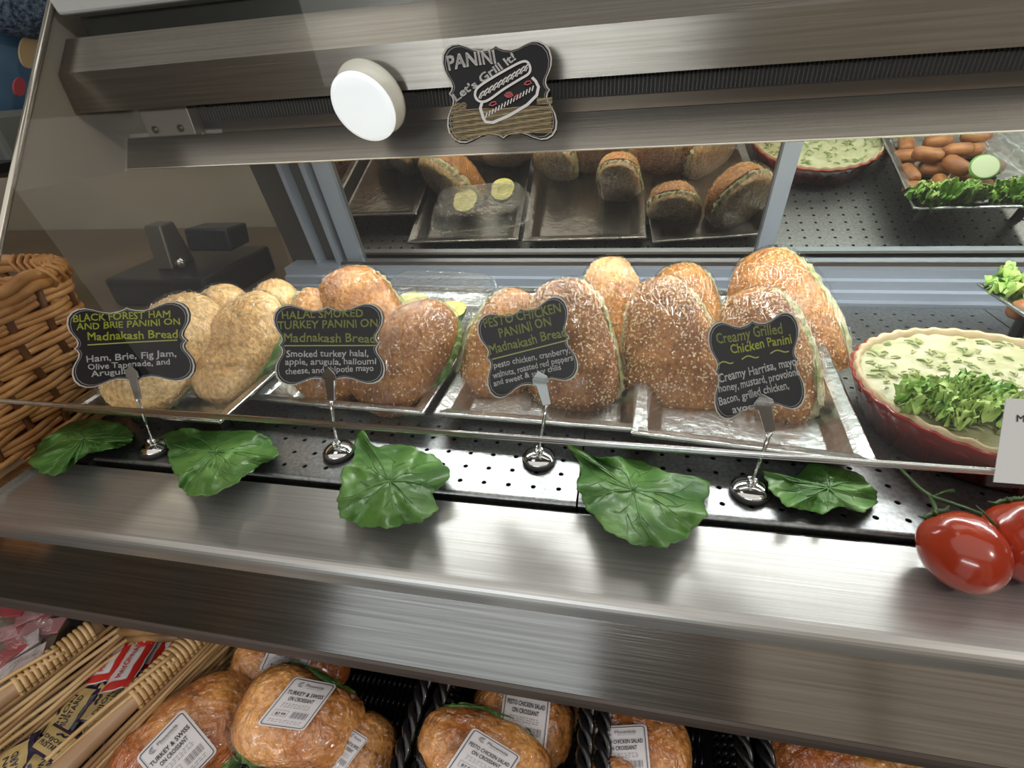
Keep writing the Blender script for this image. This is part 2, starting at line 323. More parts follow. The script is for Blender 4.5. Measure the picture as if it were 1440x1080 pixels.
# front glass
gd = np.array([0, .868, 1.]); gd /= np.linalg.norm(gd); gn = np.array([0, -1, .868]); gn /= np.linalg.norm(gn)
GB = np.array([0, .3095, .105])
def gpt(x, s, off=0): return np.array([x, 0, 0])+GB+gd*s+gn*off
mb = MB(); vs = [gpt(x, s, o) for x in (XL+.002, XR) for s in (0, .47) for o in (-.003, .003)]
mb.add(vs, [(0, 1, 3, 2), (4, 6, 7, 5), (0, 4, 5, 1), (2, 3, 7, 6), (0, 2, 6, 4), (1, 5, 7, 3)])
fg = cpart('front_glass', mb, glass)
eg = MB()
eg.tube([gpt(XL+.002, -.0015, -.0022), gpt(XR, -.0015, -.0022)], .0024, 8); eg.tube([gpt(XL+.002, -.0005, .0026), gpt(XR, -.0005, .0026)], .0018, 8)
obj('polished_edge', eg, glassmat('edge_glass', (.8, .85, .85), .7, .16, base=.62), fg, smooth=True)

# deck pans with real holes on a 25.6 x 21.4 mm grid
HX0, HDX, HY0, HDY = .2597, .02556, .3591, .0214
def deck_pan(x0, x1, label):
    t = thing('deck_pan', label, 'deck pan', 'perforated deck pans')
    y0, y1 = .345, .813; mb = MB()
    cols = [HX0+i*HDX for i in range(-60, 60) if x0+.008 < HX0+i*HDX < x1-.008]; rows = [HY0+j*HDY for j in range(0, 30) if HY0+j*HDY < y1-.008]
    xs = [x0]+[(a+b)/2 for a, b in zip(cols, cols[1:])]+[x1]; ys = [y0]+[(a+b)/2 for a, b in zip(rows, rows[1:])]+[y1]; r = .0027
    for i, cx in enumerate(cols):
        for j, cyy in enumerate(rows):
            X0, X1, Y0, Y1 = xs[i], xs[i+1], ys[j], ys[j+1]
            ring = [(cx+r*math.cos(math.pi/4*k+math.pi/8), cyy+r*math.sin(math.pi/4*k+math.pi/8), 0) for k in range(8)]
            low = [(a, b, -.002) for a, b, c in ring]
            out = [(X1, Y0, 0), (X1, Y1, 0), (X0, Y1, 0), (X0, Y0, 0)]   # 8..11
            mb.add(ring+out+low, [(8, 9, 0, 7), (9, 1, 0), (9, 10, 2, 1), (10, 3, 2), (10, 11, 4, 3), (11, 5, 4), (11, 8, 6, 5), (8, 7, 6)]+[(k, (k+1) % 8, 12+(k+1) % 8, 12+k) for k in range(8)])
    obj('perforated_plate', mb, deckm, t)
    nose = [(y0-.004*math.sin(a), -.004+.004*math.cos(a)) for a in np.linspace(0, math.pi/2, 6)]
    obj('front_lip', MB().prism([(y0, 0)]+nose[1:]+[(y0-.004, -.011), (y0-.003, -.011), (y0-.003, -.004), (y0, -.001)], x0, x1), deckm, t)
    obj('side_flange', MB().box(x0, x0+.001, y0, y1, -.012, -.0003), steel, t); obj('side_flange', MB().box(x1-.001, x1, y0, y1, -.012, -.0003), steel, t)
    base_at(t, ((x0+x1)/2, .58, -.012)); return t
deck_pan(-.597, -.0285, 'perforated steel deck pan at the left, under the ham, turkey and pesto trays')
deck_pan(-.0265, .541, 'perforated steel deck pan in the middle, under the red quiche dish')
deck_pan(.543, 1.11, 'perforated steel deck pan at the far right under the fried roll tray')

# ================================================================== TRAYS
def tray(x0, x1, y0, y1, zr, rot, label, depth_=.022):
    t = thing('serving_tray', label, 'tray', 'square metal serving trays')
    cx, cyy = (x0+x1)/2, (y0+y1)/2; hx, hy = (x1-x0)/2, (y1-y0)/2
    def ringp(ix, z): return [(sx*(hx-ix), sy*(hy-ix), z) for sx, sy in ((-1, -1), (1, -1), (1, 1), (-1, 1))]
    mb = MB(); rings = [ringp(.001, -.0035), ringp(0, 0), ringp(.002, .001), ringp(.012, -.001), ringp(.016, -.003), ringp(.030, -depth_+.001), ringp(.034, -depth_), ringp(.06, -depth_-.0003)]
    vs = sum(rings, []); m = len(rings)
    fs = [(i*4+j, i*4+(j+1) % 4, (i+1)*4+(j+1) % 4, (i+1)*4+j) for i in range(m-1) for j in range(4)]+[tuple(range(4*(m-1), 4*m))]
    ca, sa = math.cos(rot), math.sin(rot)
    def T(v): return (cx+v[0]*ca-v[1]*sa, cyy+v[0]*sa+v[1]*ca, zr+v[2])
    # only the rim + floor, floor subdivided by triangulation is not needed
    mb.add([T(v) for v in vs], fs)
    o = obj('tray_body', mb, traym, t, bevel=.002); s = o.modifiers.new('s', 'SOLIDIFY'); s.thickness = .0012; s.offset = -1
    mb = MB()
    for sx in (-1, 1):
        for sy in (-1, 1):
            p = T((sx*(hx-.045), sy*(hy-.045), 0)); mb2 = MB().lathe([(.008, .0), (.008, max(.004, p[2]-depth_-.0015))], (p[0], p[1], .0003), (0, 0, 1), 12)
            obj('foot', mb2, black, t)
    base_at(t, (cx, cyy, 0)); return t
tray(-.645, -.424, .371, .735, .045, -.010, 'metal tray with tan ham and brie panini, leftmost in the case')
tray(-.435, -.202, .432, .803, .030, -.035, 'metal tray with turkey panini and the avocado box')
tray(-.193, .045, .426, .80, .030, -.03, 'metal tray under the seeded pesto chicken panini')
tray(.040, .262, .405, .80, .0305, -.10, 'metal tray holding the tall seeded loaves beside the red quiche dish')
tray(.487, .73, .46, .765, .060, 0., 'raised metal tray of fried rolls at the right edge')

# ================================================================== BREAD
def bread_mat(name, c1, c2, sc=28, bs=150, bd=.003, fine=.7):
    m = mat(name, c1, .55, noise_sc=sc, col2=c2, bump=.9, bsc=bs, bdist=bd, spec=.35, coat=.08, detail=6)
    nt = m.node_tree; N = nt.nodes; L = nt.links; b = N['Principled BSDF']; src = b.inputs['Base Color'].links[0].from_socket
    n = N.new('ShaderNodeTexNoise'); n.inputs['Scale'].default_value = 210; n.inputs['Detail'].default_value = 5; r = N.new('ShaderNodeValToRGB')
    r.color_ramp.elements[0].position = .35; r.color_ramp.elements[0].color = (fine, fine*.94, fine*.86, 1); r.color_ramp.elements[1].position = .62; r.color_ramp.elements[1].color = (1.22, 1.18, 1.12, 1)
    tc = N.new('ShaderNodeTexCoord'); L.new(tc.outputs['Object'], n.inputs[0]); L.new(n.outputs[0], r.inputs[0])
    mx = N.new('ShaderNodeMix'); mx.data_type = 'RGBA'; mx.blend_type = 'MULTIPLY'; mx.inputs[0].default_value = 1
    L.new(src, mx.inputs[6]); L.new(r.outputs[0], mx.inputs[7]); L.new(mx.outputs[2], b.inputs['Base Color']); return m
crA = bread_mat('crust_golden', (.70, .41, .15), (.88, .62, .30), 20, 75, .006, .8)
crB = bread_mat('crust_brown', (.22, .078, .016), (.42, .18, .045))
crC = bread_mat('crust_toasted', (.32, .115, .022), (.53, .25, .06))
crD = bread_mat('crust_orange', (.48, .19, .045), (.66, .34, .11))
under = bread_mat('crust_under', (.50, .33, .16), (.62, .47, .27))
crX = bread_mat('croissant_crust', (.42, .115, .022), (.88, .44, .13), 15, 60, .008, .85); crX.node_tree.nodes['Principled BSDF'].inputs['Coat Weight'].default_value = .35
seedm = mat('sesame_seed', (.76, .56, .29), .5)
lettuce = mat('filling_lettuce', (.05, .16, .03), .5, noise_sc=60, col2=(.22, .38, .10))
cheese = mat('filling_pale', (.62, .52, .34), .5, noise_sc=50, col2=(.30, .36, .12))
def frame_at(cx, cyy, d, ang):
    c = C0+ray(cx, cyy)*d; a2 = np.array([math.cos(ang), -math.sin(ang)]); b2 = np.array([math.sin(ang), math.cos(ang)])  # image right/down comps
    A = CR*a2[0]+CD*a2[1]; B = CR*b2[0]+CD*b2[1]; T = C0-c; T /= np.linalg.norm(T)
    A = A-T*np.dot(A, T); A /= np.linalg.norm(A); B = np.cross(T, A); 
    if np.dot(B, CR) < 0: B = -B
    return c, A, B, T
def loaf(name, px, d, Lp, Wp, ang, phi=0., thick=.62, top=crB, bot=under, seeds=0, label='', cat='sandwich', group=None, lift=.0, expo=2.5, fil=None, bumpy=.0028, lean=0., tail=False, fill_h=.16, wrapped=True, ridges=0, taper=.08, wrapm=None, seedsize=1.):
    """wrapped sandwich: two crust halves, filling, wrap; long axis in the picture plane at angle ang, crust turned phi to the left"""
    t = thing(name, label, cat, group)
    c, A, B, T = frame_at(px[0], px[1], d, math.radians(ang)); L = Lp*d/F; W = Wp*d/F
    if lean: A2 = A*math.cos(lean)-T*math.sin(lean); T = T*math.cos(lean)+A*math.sin(lean); A = A2
    ph = math.radians(phi); N = T*math.cos(ph)-B*math.sin(ph); Bn = B*math.cos(ph)+T*math.sin(ph)
    H = W*thick; w = W if not phi else W/math.sqrt(math.cos(ph)**2+(thick*math.sin(ph))**2); H = w*thick
    o_ = random.random()*50
    def tap(x): return (1-taper*x)*(1+.05*math.sin(x*3+o_))
    def sgnp(x, e): return math.copysign(abs(x)**e, x)
    def loc(u, th, k=1.):   # u in -1..1 along, th angle
        e = 2/expo; r = max(0., 1-abs(u)**expo)**(1/expo); yy = r*sgnp(math.cos(th), e); zz = r*sgnp(math.sin(th), .9 if th < math.pi else .7)
        return u, yy, zz
    def pos(u, th, k=1., up=True, dz=0.):
        x, yy, zz = loc(u, th); hh = H*.62 if up else H*.38
        p = c+A*(x*L/2*k)+Bn*(yy*w/2*k*tap(x))+N*(zz*hh*k+dz-H*.1)
        if bumpy:
            n1 = nz(p, 38, o_)*bumpy+nz(p, 95, o_)*bumpy*.5
            if ridges: n1 += ridges*.55*nz((x*2.2+o_, yy*.9, zz), 5.5)
            n1 += .0045*nz(p, 11, o_)-.001; n1 -= bumpy*1.1
            p = p+(N*zz+Bn*yy)*n1*(1 if k == 1 else .4)
        return p
    nu, nv = 26, 14; g = H*fill_h/2
    def half(up):
        mb = MB(); s = 1 if up else -1
        U = [math.sin((i/nu-.5)*math.pi*.998) for i in range(nu+1)]
        vs = [pos(U[i], s*math.pi*j/nv if up else 2*math.pi-math.pi*j/nv, 1, up, s*g) for i in range(nu+1) for j in range(nv+1)]
        fs = [(i*(nv+1)+j, (i+1)*(nv+1)+j, (i+1)*(nv+1)+j+1, i*(nv+1)+j+1) for i in range(nu) for j in range(nv)]
        mb.add(vs, fs)
        # flat cut side
        vs2 = []; 
        for i in range(nu+1): vs2 += [vs[i*(nv+1)], vs[i*(nv+1)+nv]]
        mb.add(vs2, [(2*i, 2*i+1, 2*i+3, 2*i+2) for i in range(nu)])
        return mb
    obj('top_crust', half(True), top, t, smooth=True); obj('bottom_crust', half(False), bot, t, smooth=True)
    mb = MB(); K = 72; rim = []
    for lay, (off, kk) in enumerate(((-1.1, .97), (0, 1.01), (1.1, .97))):
        for q in range(K):
            a = 2*math.pi*q/K; u = sgnp(math.cos(a), .8); x, yy, _ = u, 0, 0; yy = sgnp(math.sin(a), .8)
            k = kk+.022*math.sin(q*2.9+lay)+.012*math.sin(q*5.3)
            rim.append(c+A*(u*L/2*k*.985)+Bn*(yy*w/2*k*.985*tap(u))+N*(off*g*(1+.5*math.sin(q*1.7))-H*.1))
    mb.add(rim, [(l*K+q, l*K+(q+1) % K, (l+1)*K+(q+1) % K, (l+1)*K+q) for l in range(2) for q in range(K)]+[tuple(range(K)), tuple(range(2*K, 3*K))[::-1]])
    obj('filling', mb, fil or cheese, t, smooth=False)
    if seeds:
        mb = MB(); 
        for q in range(int(seeds*1.35)):
            u = random.uniform(-.97, .97); th = random.uniform(.08, math.pi-.08)
            p = pos(u, th, 1, True, g); p1 = pos(min(.995, u+.02), th, 1, True, g); p2 = pos(u, th+.05, 1, True, g)
            e1 = p1-p; e2 = p2-p; e1 /= np.linalg.norm(e1)+1e-9; nn = np.cross(e1, e2); nn /= np.linalg.norm(nn)+1e-9
            if np.dot(nn, p-c) < 0: nn = -nn
            e2 = np.cross(nn, e1); a = random.random()*6.28; d1_ = e1*math.cos(a)+e2*math.sin(a); d2_ = np.cross(nn, d1_)
            s1 = .00155*seedsize*random.uniform(.85, 1.15)
            p = p+nn*.0004; vs = [p+d1_*s1, p-d1_*s1, p+d2_*s1*.72, p-d2_*s1*.72, p+nn*s1*.7, p-nn*s1*.2]
            mb.add(vs, [(0, 2, 4), (2, 1, 4), (1, 3, 4), (3, 0, 4)])
        obj('sesame_seeds', mb, seedm, t, smooth=True, kind='stuff')
    def wpos(u, v, k=1.03):
        uu = math.sin((u-.5)*math.pi*.998); th = 2*math.pi*v; up = th < math.pi
        x, yy, zz = loc(uu, th); hh = H*.62+g if up else H*.38+g
        p = c+A*(x*L/2*k)+Bn*(yy*w/2*k*tap(x))+N*(zz*(hh*k+.001)-H*.1)
        return p
    if wrapped:
        mb = MB().grid(lambda u, v: wpos(u, v)+(N*0+wpos(u, v)-c)*(.012*abs(nz((u*2.5+o_, v*26, o_), 1.9))+.010*abs(nz((u*9+o_, v*9, o_), 1.5)))+0, 40, 110, cv=True)
        if tail:
            e = c-A*L/2*.96
            mb.add([e, e+Bn*w*.3-A*.02, e-Bn*w*.3-A*.018, e+Bn*w*.2-A*.035+T*.006, e-Bn*w*.22-A*.03], [(0, 1, 3, 4, 2)])
        obj('plastic_wrap', mb, wrapm or wrap, t, smooth=True)
    low = c-A*L/2 if A[2] > 0 else c+A*L/2
    base_at(t, (c[0], c[1], min(low[2], c[2]-H/2)))
    proxy = MB().grid(lambda u, v: wpos(u, v, 1.06), 30, 40, cv=True)
    return t, (c, A, Bn, N), proxy
def dfl(bpx, z=.02, back=.0):   # camera depth of a contact pixel
    return depth(UZ(bpx[0], bpx[1], z))+back
G = 'wrapped panini loaves'
# tray 1: golden loaves
loaf('wrapped_panini', (372, 452), .715, 128, 74, 62, 18, .7, crA, under, 60, 'rearmost golden panini of the left tray, standing at its right behind the lettuce edged one', 'sandwich', G)
loaf('wrapped_panini', (300, 462), .70, 135, 82, 60, 10, .7, crA, under, 90, 'golden seeded panini at the back of the left tray, its rounded end between two others', 'sandwich', G)
loaf('wrapped_panini', (234, 496), .625, 192, 110, 51, 12, .6, crA, under, 260, 'golden panini behind the ham and brie sign', 'sandwich', G, ridges=.003)
loaf('wrapped_panini', (338, 489), .655, 172, 90, 61, 32, .66, crA, under, 80, 'crinkled golden panini with arugula showing on its right side', 'sandwich', G, fil=lettuce, ridges=.004, fill_h=.2)
# tray 2
loaf('wrapped_panini', (436, 462), .72, 115, 74, 82, 0, .6, crD, under, 60, 'small orange topped panini peeking out left of the turkey sign', 'sandwich', G)
loaf('wrapped_panini', (474, 510), .64, 128, 112, 40, 10, .5, crB, under, 120, 'low brown panini mostly hidden behind the turkey sign', 'sandwich', G)
loaf('wrapped_panini', (512, 452), .745, 155, 128, 112, 0, .6, crC, under, 120, 'large round topped panini rising above the turkey sign, white glare on its wrap', 'sandwich', G)
loaf('wrapped_panini', (572, 501), .636, 182, 118, 50, 28, .6, crB, under, 160, 'dark toasted panini right of the turkey sign with greens at its right side', 'sandwich', G, fil=lettuce, fill_h=.2, ridges=.003)
# tray 3
loaf('wrapped_panini', (862, 455), .70, 185, 96, 95, 0, .6, crD, under, 420, 'orange topped seeded loaf standing highest on the pesto tray', 'sandwich', G)
loaf('wrapped_panini', (706, 497), .655, 185, 112, 75, -8, .6, crC, under, 380, 'seeded panini behind the left half of the pesto chicken sign', 'sandwich', G)
loaf('wrapped_panini', (802, 496), .615, 207, 134, 98, 12, .55, crB, under, 620, 'seeded brown loaf right of the pesto chicken sign, white wrap glare on top', 'sandwich', G, ridges=.003)
# tray 4
loaf('wrapped_panini', (965, 440), .74, 140, 98, 102, -5, .6, crC, under, 260, 'seeded loaf at the back, its top showing behind the largest front loaf', 'sandwich', G)
loaf('wrapped_panini', (1100, 470), .70, 245, 140, 106, 18, .55, crC, under, 620, 'tallest seeded loaf, rearmost at the right beside the quiche', 'sandwich', G, ridges=.003)
loaf('wrapped_panini', (944, 498), .61, 220, 146, 103, 0, .5, crB, under, 900, 'broad dark seeded loaf left of the creamy grilled chicken sign', 'sandwich', G, taper=.2)
loaf('wrapped_panini', (1069, 512), .585, 215, 134, 97, 26, .55, crB, under, 620, 'seeded loaf directly behind the creamy grilled chicken sign', 'sandwich', G)

# ================================================================== AVOCADO BOX
def clamshell(c, ax, hx, hy, h, label, lid=True):
    t = thing('clamshell_box', label, 'container'); ax = np.array([math.cos(ax), math.sin(ax), 0]); ay = np.array([-ax[1], ax[0], 0]); c = np.array(c, float)
    def ring(k, z, n=36, corr=0.):
        out = []
        for i in range(n*2):
            a = 2*math.pi*i/(n*2); x = math.copysign(abs(math.cos(a))**.35, math.cos(a)); y = math.copysign(abs(math.sin(a))**.35, math.sin(a)); kk = k+(corr if i % 2 else 0)
            out.append(c+ax*x*hx*kk+ay*y*hy*kk+np.array([0, 0, z]))
        return out
    def loft(rs, cap):
        mb = MB(); n = len(rs[0]); mb.add(sum(rs, []), [(i*n+j, i*n+(j+1) % n, (i+1)*n+(j+1) % n, (i+1)*n+j) for i in range(len(rs)-1) for j in range(n)]+([tuple(range(n*(len(rs)-1), n*len(rs)))] if cap else [])); return mb
    obj('box_bottom', loft([ring(1.05, h*.5), ring(1., h*.5), ring(.96, h*.42, corr=.015), ring(.88, .003, corr=.015), ring(.8, .001)], True), clear, t)
    obj('box_lid', loft([ring(1.06, h*.52), ring(1., h*.54), ring(.95, h*.6, corr=.035), ring(.86, h*.95, corr=.035), ring(.8, h), ring(.76, h*.985)], True), clear, t)
    base_at(t, c); return t
av_sk = mat('avocado_skin', (.05, .09, .02), .4, noise_sc=40, col2=(.12, .20, .05)); av_fl = mat('avocado_flesh', (.62, .60, .16), .4, noise_sc=20, col2=(.70, .66, .30)); av_pit = mat('avocado_hollow', (.55, .45, .16), .45)
def avocado(c, A, B, N, s, label):
    t = thing('avocado_half', label, 'avocado', 'avocado halves in the clear box'); c, A, B, N = [np.array(q, float) for q in (c, A, B, N)]
    def R(a): return s*(1+.28*max(0, math.cos(a)))*(.86+.14*abs(math.cos(a)))*np.array([math.cos(a), math.sin(a)*.86])
    def P(a, k, z): r = R(a)*k; return c+A*r[0]+B*r[1]+N*z
    obj('skin', MB().grid(lambda u, v: P(2*math.pi*u, max(.001, math.sin(v*math.pi/2)), -s*.75*math.cos(v*math.pi/2)), 28, 8, cu=True), av_sk, t, smooth=True)
    obj('flesh', MB().grid(lambda u, v: P(2*math.pi*u, max(.001, v)*.97, .0012-(s*.3*math.sqrt(max(0, 1-(v/.45)**2)) if v < .45 else 0)), 28, 20, cu=True), av_fl, t, smooth=True)
    base_at(t, c-N*s*.7)
AX = -.10
clamshell((-.285, .722, .0095), AX, .098, .058, .062, 'clear ribbed plastic clamshell holding avocado halves behind the turkey panini')
_pa, _pb = UZ(580, 420, .05), UZ(634, 434, .05)
for x, yy, l in ((_pa[0], _pa[1], 'avocado half at the left in the clear box, partly hidden by the round topped panini'), (_pb[0], _pb[1], 'yellow avocado half at the right in the clear box')):
    n = np.array([.10, .06, .99]); n /= np.linalg.norm(n); a = np.cross(n, (1, 0, 0)); a /= np.linalg.norm(a); b = np.cross(n, a)
    avocado((x, yy, .050), -a, b, n, .031, l)

# ================================================================== QUICHE
def quiche():
    t = thing('quiche', 'large zucchini quiche in a red fluted dish, at the right edge of the case', 'quiche'); c = np.array([.384, .508, 0.]); R0 = .127
    def fl_(a, k=1.): return 1+.022*k*abs(math.sin(a*17))
    prof = [(.80, .002, .3), (.84, .002, .6), (.97, .044, 1), (1.0, .050, 1), (.985, .051, 1), (.965, .047, 1), (.95, .035, .5)]
    mb = MB(); K = 204
    vs = [(c[0]+R0*r*fl_(2*math.pi*j/K, f)*math.cos(2*math.pi*j/K), c[1]+R0*r*fl_(2*math.pi*j/K, f)*math.sin(2*math.pi*j/K), z) for r, z, f in prof for j in range(K)]
    mb.add(vs, [(i*K+j, i*K+(j+1) % K, (i+1)*K+(j+1) % K, (i+1)*K+j) for i in range(len(prof)-1) for j in range(K)]+[tuple(range(K))[::-1]])
    obj('fluted_dish', mb, mat('red_glaze', (.26, .020, .012), .25, coat=.25), t, smooth=True)
    mb = MB(); prof2 = [(.975, .049), (.97, .0535), (.955, .055), (.93, .053), (.92, .046)]
    vs = [(c[0]+R0*r*fl_(2*math.pi*j/K, .9)*math.cos(2*math.pi*j/K), c[1]+R0*r*fl_(2*math.pi*j/K, .9)*math.sin(2*math.pi*j/K), z+.0012*math.sin(j*1.1)) for r, z in prof2 for j in range(K)]
    mb.add(vs, [(i*K+j, i*K+(j+1) % K, (i+1)*K+(j+1) % K, (i+1)*K+j) for i in range(len(prof2)-1) for j in range(K)])
    obj('pastry_crust', mb, mat('pastry', (.44, .33, .18), .6, noise_sc=40, col2=(.54, .43, .27)), t, smooth=True)
    def top(u, v):
        a = 2*math.pi*u; r = R0*.945*v; x = c[0]+r*math.cos(a); y = c[1]+r*math.sin(a)
        return (x, y, .0475+.003*noise.noise(Vector((x*45, y*45, 1)))+.0022*noise.noise(Vector((x*120, y*120, 4))))
    obj('egg_filling', MB().grid(top, 90, 34, cu=True), mat('egg_custard', (.38, .38, .19), .45, noise_sc=55, col2=(.52, .50, .33), bump=.5, bsc=90, coat=.2), t, smooth=True)
    mb = MB(); 
    for k in range(230):   # zucchini shreds baked into the top
        a = random.random()*6.283; r = R0*.9*math.sqrt(random.random()); x = c[0]+r*math.cos(a); y = c[1]+r*math.sin(a); th = random.random()*3.14; l = random.uniform(.003, .008)
        P_ = [(x+math.cos(th+.5*s)*l*s, y+math.sin(th+.5*s)*l*s, .0497+.002*noise.noise(Vector((x*45, y*45, 1)))+.0008*(1-s*s)) for s in (-1, 0, 1)]
        mb.tube(P_, [.0006, .0013, .0006], 5, flat=1.5)
    obj('zucchini_shreds', mb, mat('zucchini', (.16, .24, .06), .45, noise_sc=60, col2=(.42, .45, .20)), t, smooth=True, kind='stuff')
    base_at(t, c); return t
quiche()
curl = mat('frisee_leaf', (.16, .36, .05), .4, noise_sc=50, col2=(.45, .60, .16), trans=0, spec=.5)
def frilly(name, c, R_, h, n, label, sx=1., sy=1.):
    t = thing(name, label, 'lettuce'); c = np.array(c, float)
    for k in range(int(n*2.4)):
        a0 = random.random()*6.28; rr = R_*random.uniform(.0, .62); b = c+np.array([math.cos(a0)*rr*sx, math.sin(a0)*rr*sy, 0]); d = a0+random.uniform(-.5, .5); ln = R_*random.uniform(.30, .5); up = random.uniform(.25, 1.)
        def fn(u, v):
            w_ = (v-.5)*2; e = abs(w_)**1.5*u; wd = ln*.55*math.sin(min(1, u*1.1)*math.pi*.62)
            x = ln*u; y = w_*wd; z = h*up*math.sin(u*2.1)*.8+(e*.007+u**2*.005)*math.sin(w_*13+u*10+k)+.003; y += .0035*u*math.sin(w_*10+k*2+u*12); x += .004*u*math.sin(w_*15+k)
            return (b[0]+x*math.cos(d)*sx-y*math.sin(d), b[1]+x*math.sin(d)*sy+y*math.cos(d), max(c[2]+.001, b[2]+z))
        obj('frilly_leaf', MB().grid(fn, 9, 22), curl, t, smooth=True)
    base_at(t, c); return t
frilly('lettuce_garnish', (.325, .462, .052), .047, .020, 18, 'curly green lettuce garnish on the left front of the quiche', 1.15, .85)
# fried rolls tray at the right
rollm = mat('fried_roll_crust', (.24, .075, .022), .5, noise_sc=40, col2=(.40, .17, .055), bump=.5, bsc=120)
rolls = [(.515, .70, 20, 0), (.512, .655, 80, 0), (.55, .69, 100, 0), (.556, .645, 10, 0), (.60, .665, 0, 0), (.605, .70, 160, 0), (.64, .64, 20, 0), (.52, .60, 0, 0), (.575, .60, 10, 0), (.63, .59, 170, 0), (.53, .56, 100, 0), (.585, .555, 0, 0), (.65, .545, 20, 0), (.535, .635, 25, 1), (.585, .625, 175, 1), (.57, .67, 60, 1)]
rnames = ['at the back left corner beside the lettuce', 'second from the back on the left side', 'lying crosswise behind the lettuce, left of the lime slice', 'just in front of the lime slice', 'under the lime slice', 'at the back under the lime slice edge', 'under the small clear clamshell', 'at the left side in the middle of the tray', 'in the centre of the tray', 'right of the centre, near the clamshell', 'pointing to the viewer at the front left', 'in the front row middle', 'at the front right', 'stacked on top at the left side', 'stacked on top in the centre', 'stacked on top directly left of the lime slice']
for (x, y, a, lv), rn in zip(rolls, rnames):
    a = math.radians(a); z = .038+.013+lv*.024; dv = np.array([math.cos(a), math.sin(a), 0]); c = np.array([x, y, z])
    path = [c+dv*s for s in (-.024, -.022, -.015, 0, .015, .022, .024)]
    o = obj('fried_roll', MB().tube(path, [.004, .009, .0125, .013, .0125, .009, .004], 14), rollm, smooth=True); tag(o, 'reddish brown fried roll '+rn, 'fried roll', 'fried rolls')
frilly('lettuce_bed', (.545, .735, .040), .055, .055, 16, 'curly green lettuce rising at the back corner of the raised tray', 1.1, .5)
frilly('lettuce_bed', (.64, .737, .040), .055, .045, 12, 'curly green lettuce along the back of the fried rolls', 1.1, .5)
lm = thing('lime_slice', 'pale green lime slice on the fried rolls', 'lime')
n_ = np.array([-.1, .5, .86]); n_ /= np.linalg.norm(n_)
obj('rind', MB().lathe([(.021, 0), (.0225, .002), (.021, .004)], (.60, .69, .083), n_, 30), mat('lime_rind', (.12, .28, .05), .4), lm); obj('pulp', MB().lathe([(.0195, 0), (.0195, .0007)], np.array((.60, .69, .083))+n_*.004, n_, 30), mat('lime_pulp', (.55, .62, .38), .4), lm)
base_at(lm, (.60, .69, .083))
clamshell((.668, .665, .064), 1.2, .055, .042, .05, 'small clear plastic clamshell lying on the fried rolls')

# ================================================================== SIGNS
board = mat('chalkboard_black', (.010, .010, .013), .5, spec=.3); borderm = mat('sign_border', (.50, .47, .43), .5)
yel = mat('marker_yellow', (.52, .56, .06), .5); yel2 = mat('marker_yellow_dull', (.34, .36, .09), .5); wht = mat('marker_white', (.66, .65, .64), .5)
redm = mat('marker_red', (.45, .08, .09), .5); woodp = mat('painted_straw', (.20, .15, .08), .5, noise_sc=8, col2=(.40, .32, .17), stretch=(20, 200, 200))
q4 = [(0, .93), (.05, .89), (.14, .85), (.28, .83), (.42, .87), (.55, .94), (.68, .99), (.80, .98), (.90, .92), (.975, .80), (1.0, .64), (.98, .48), (.93, .35), (.875, .24), (.855, .14), (.875, .06), (.92, 0)]
def outline():
    a = q4; b = [(x, -y) for x, y in a[::-1][1:]]; c_ = [(-x, -y) for x, y in a[1:]]; d = [(-x, y) for x, y in a[::-1][1:-1]]
    return a+b+c_+d
OUT = outline()
def sign(name, label, notch, Pc, nrm, texts, strokes=(), extra=None, bold=.012):
    """notch = left, right, top, bottom middle points of the plaque in the photograph; the plaque lies in the plane (Pc,nrm)"""
    t = thing(name, label, 'sign', 'chalkboard style food signs'); nrm = np.array(nrm, float); nrm /= np.linalg.norm(nrm)
    (lx, ly), (rx, ry), (tx, ty), (bx_, by) = notch; cx, cyy = (lx+rx+tx+bx_)/4, (ly+ry+ty+by)/4
    Ax, Ay = (rx-lx)/2/.92, (ry-ly)/2/.92; Bx, By = (tx-bx_)/2/.93, (ty-by)/2/.93
    def at(x, y, off=0.): p = UP(x, y, Pc, nrm); return p+nrm*off
    def uv(u, v, off=0.): return at(cx+Ax*u+Bx*v, cyy+Ay*u+By*v, off)
    obj('board', MB().poly([uv(u, v, 0) for u, v in OUT], -nrm, .0016), board, t)
    def band(k0, k1, off, m, nm):
        mb = MB(); n = len(OUT); ee = [(.0, 0)]; vs = [uv(u*k0, v*k0, off) for u, v in OUT]+[uv(u*k1, v*k1, off) for u, v in OUT]
        mb.add(vs, [(i, (i+1) % n, n+(i+1) % n, n+i) for i in range(n)]); obj(nm, mb, m, t)
    band(1.0, .972, .0003, borderm, 'border'); band(.945, .932, .0003, mat('sign_inner_line', (.24, .23, .23), .5), 'border_line')
    by_m = {}
    for s, x0, y0, x1, y1, h, m in texts: add_text(by_m.setdefault(m, MB()), s, x0, y0, x1, y1, h, lambda x, y: at(x, y, .0006), bold, .05)
    for pts, wd, m in strokes: add_stroke(by_m.setdefault(m, MB()), pts, wd, lambda x, y: at(x, y, .0006))
    for m, mb in by_m.items(): obj('lettering', mb, MATS[m], t)
    if extra: extra(t, at)
    base_at(t, uv(0, -1)); return t, at
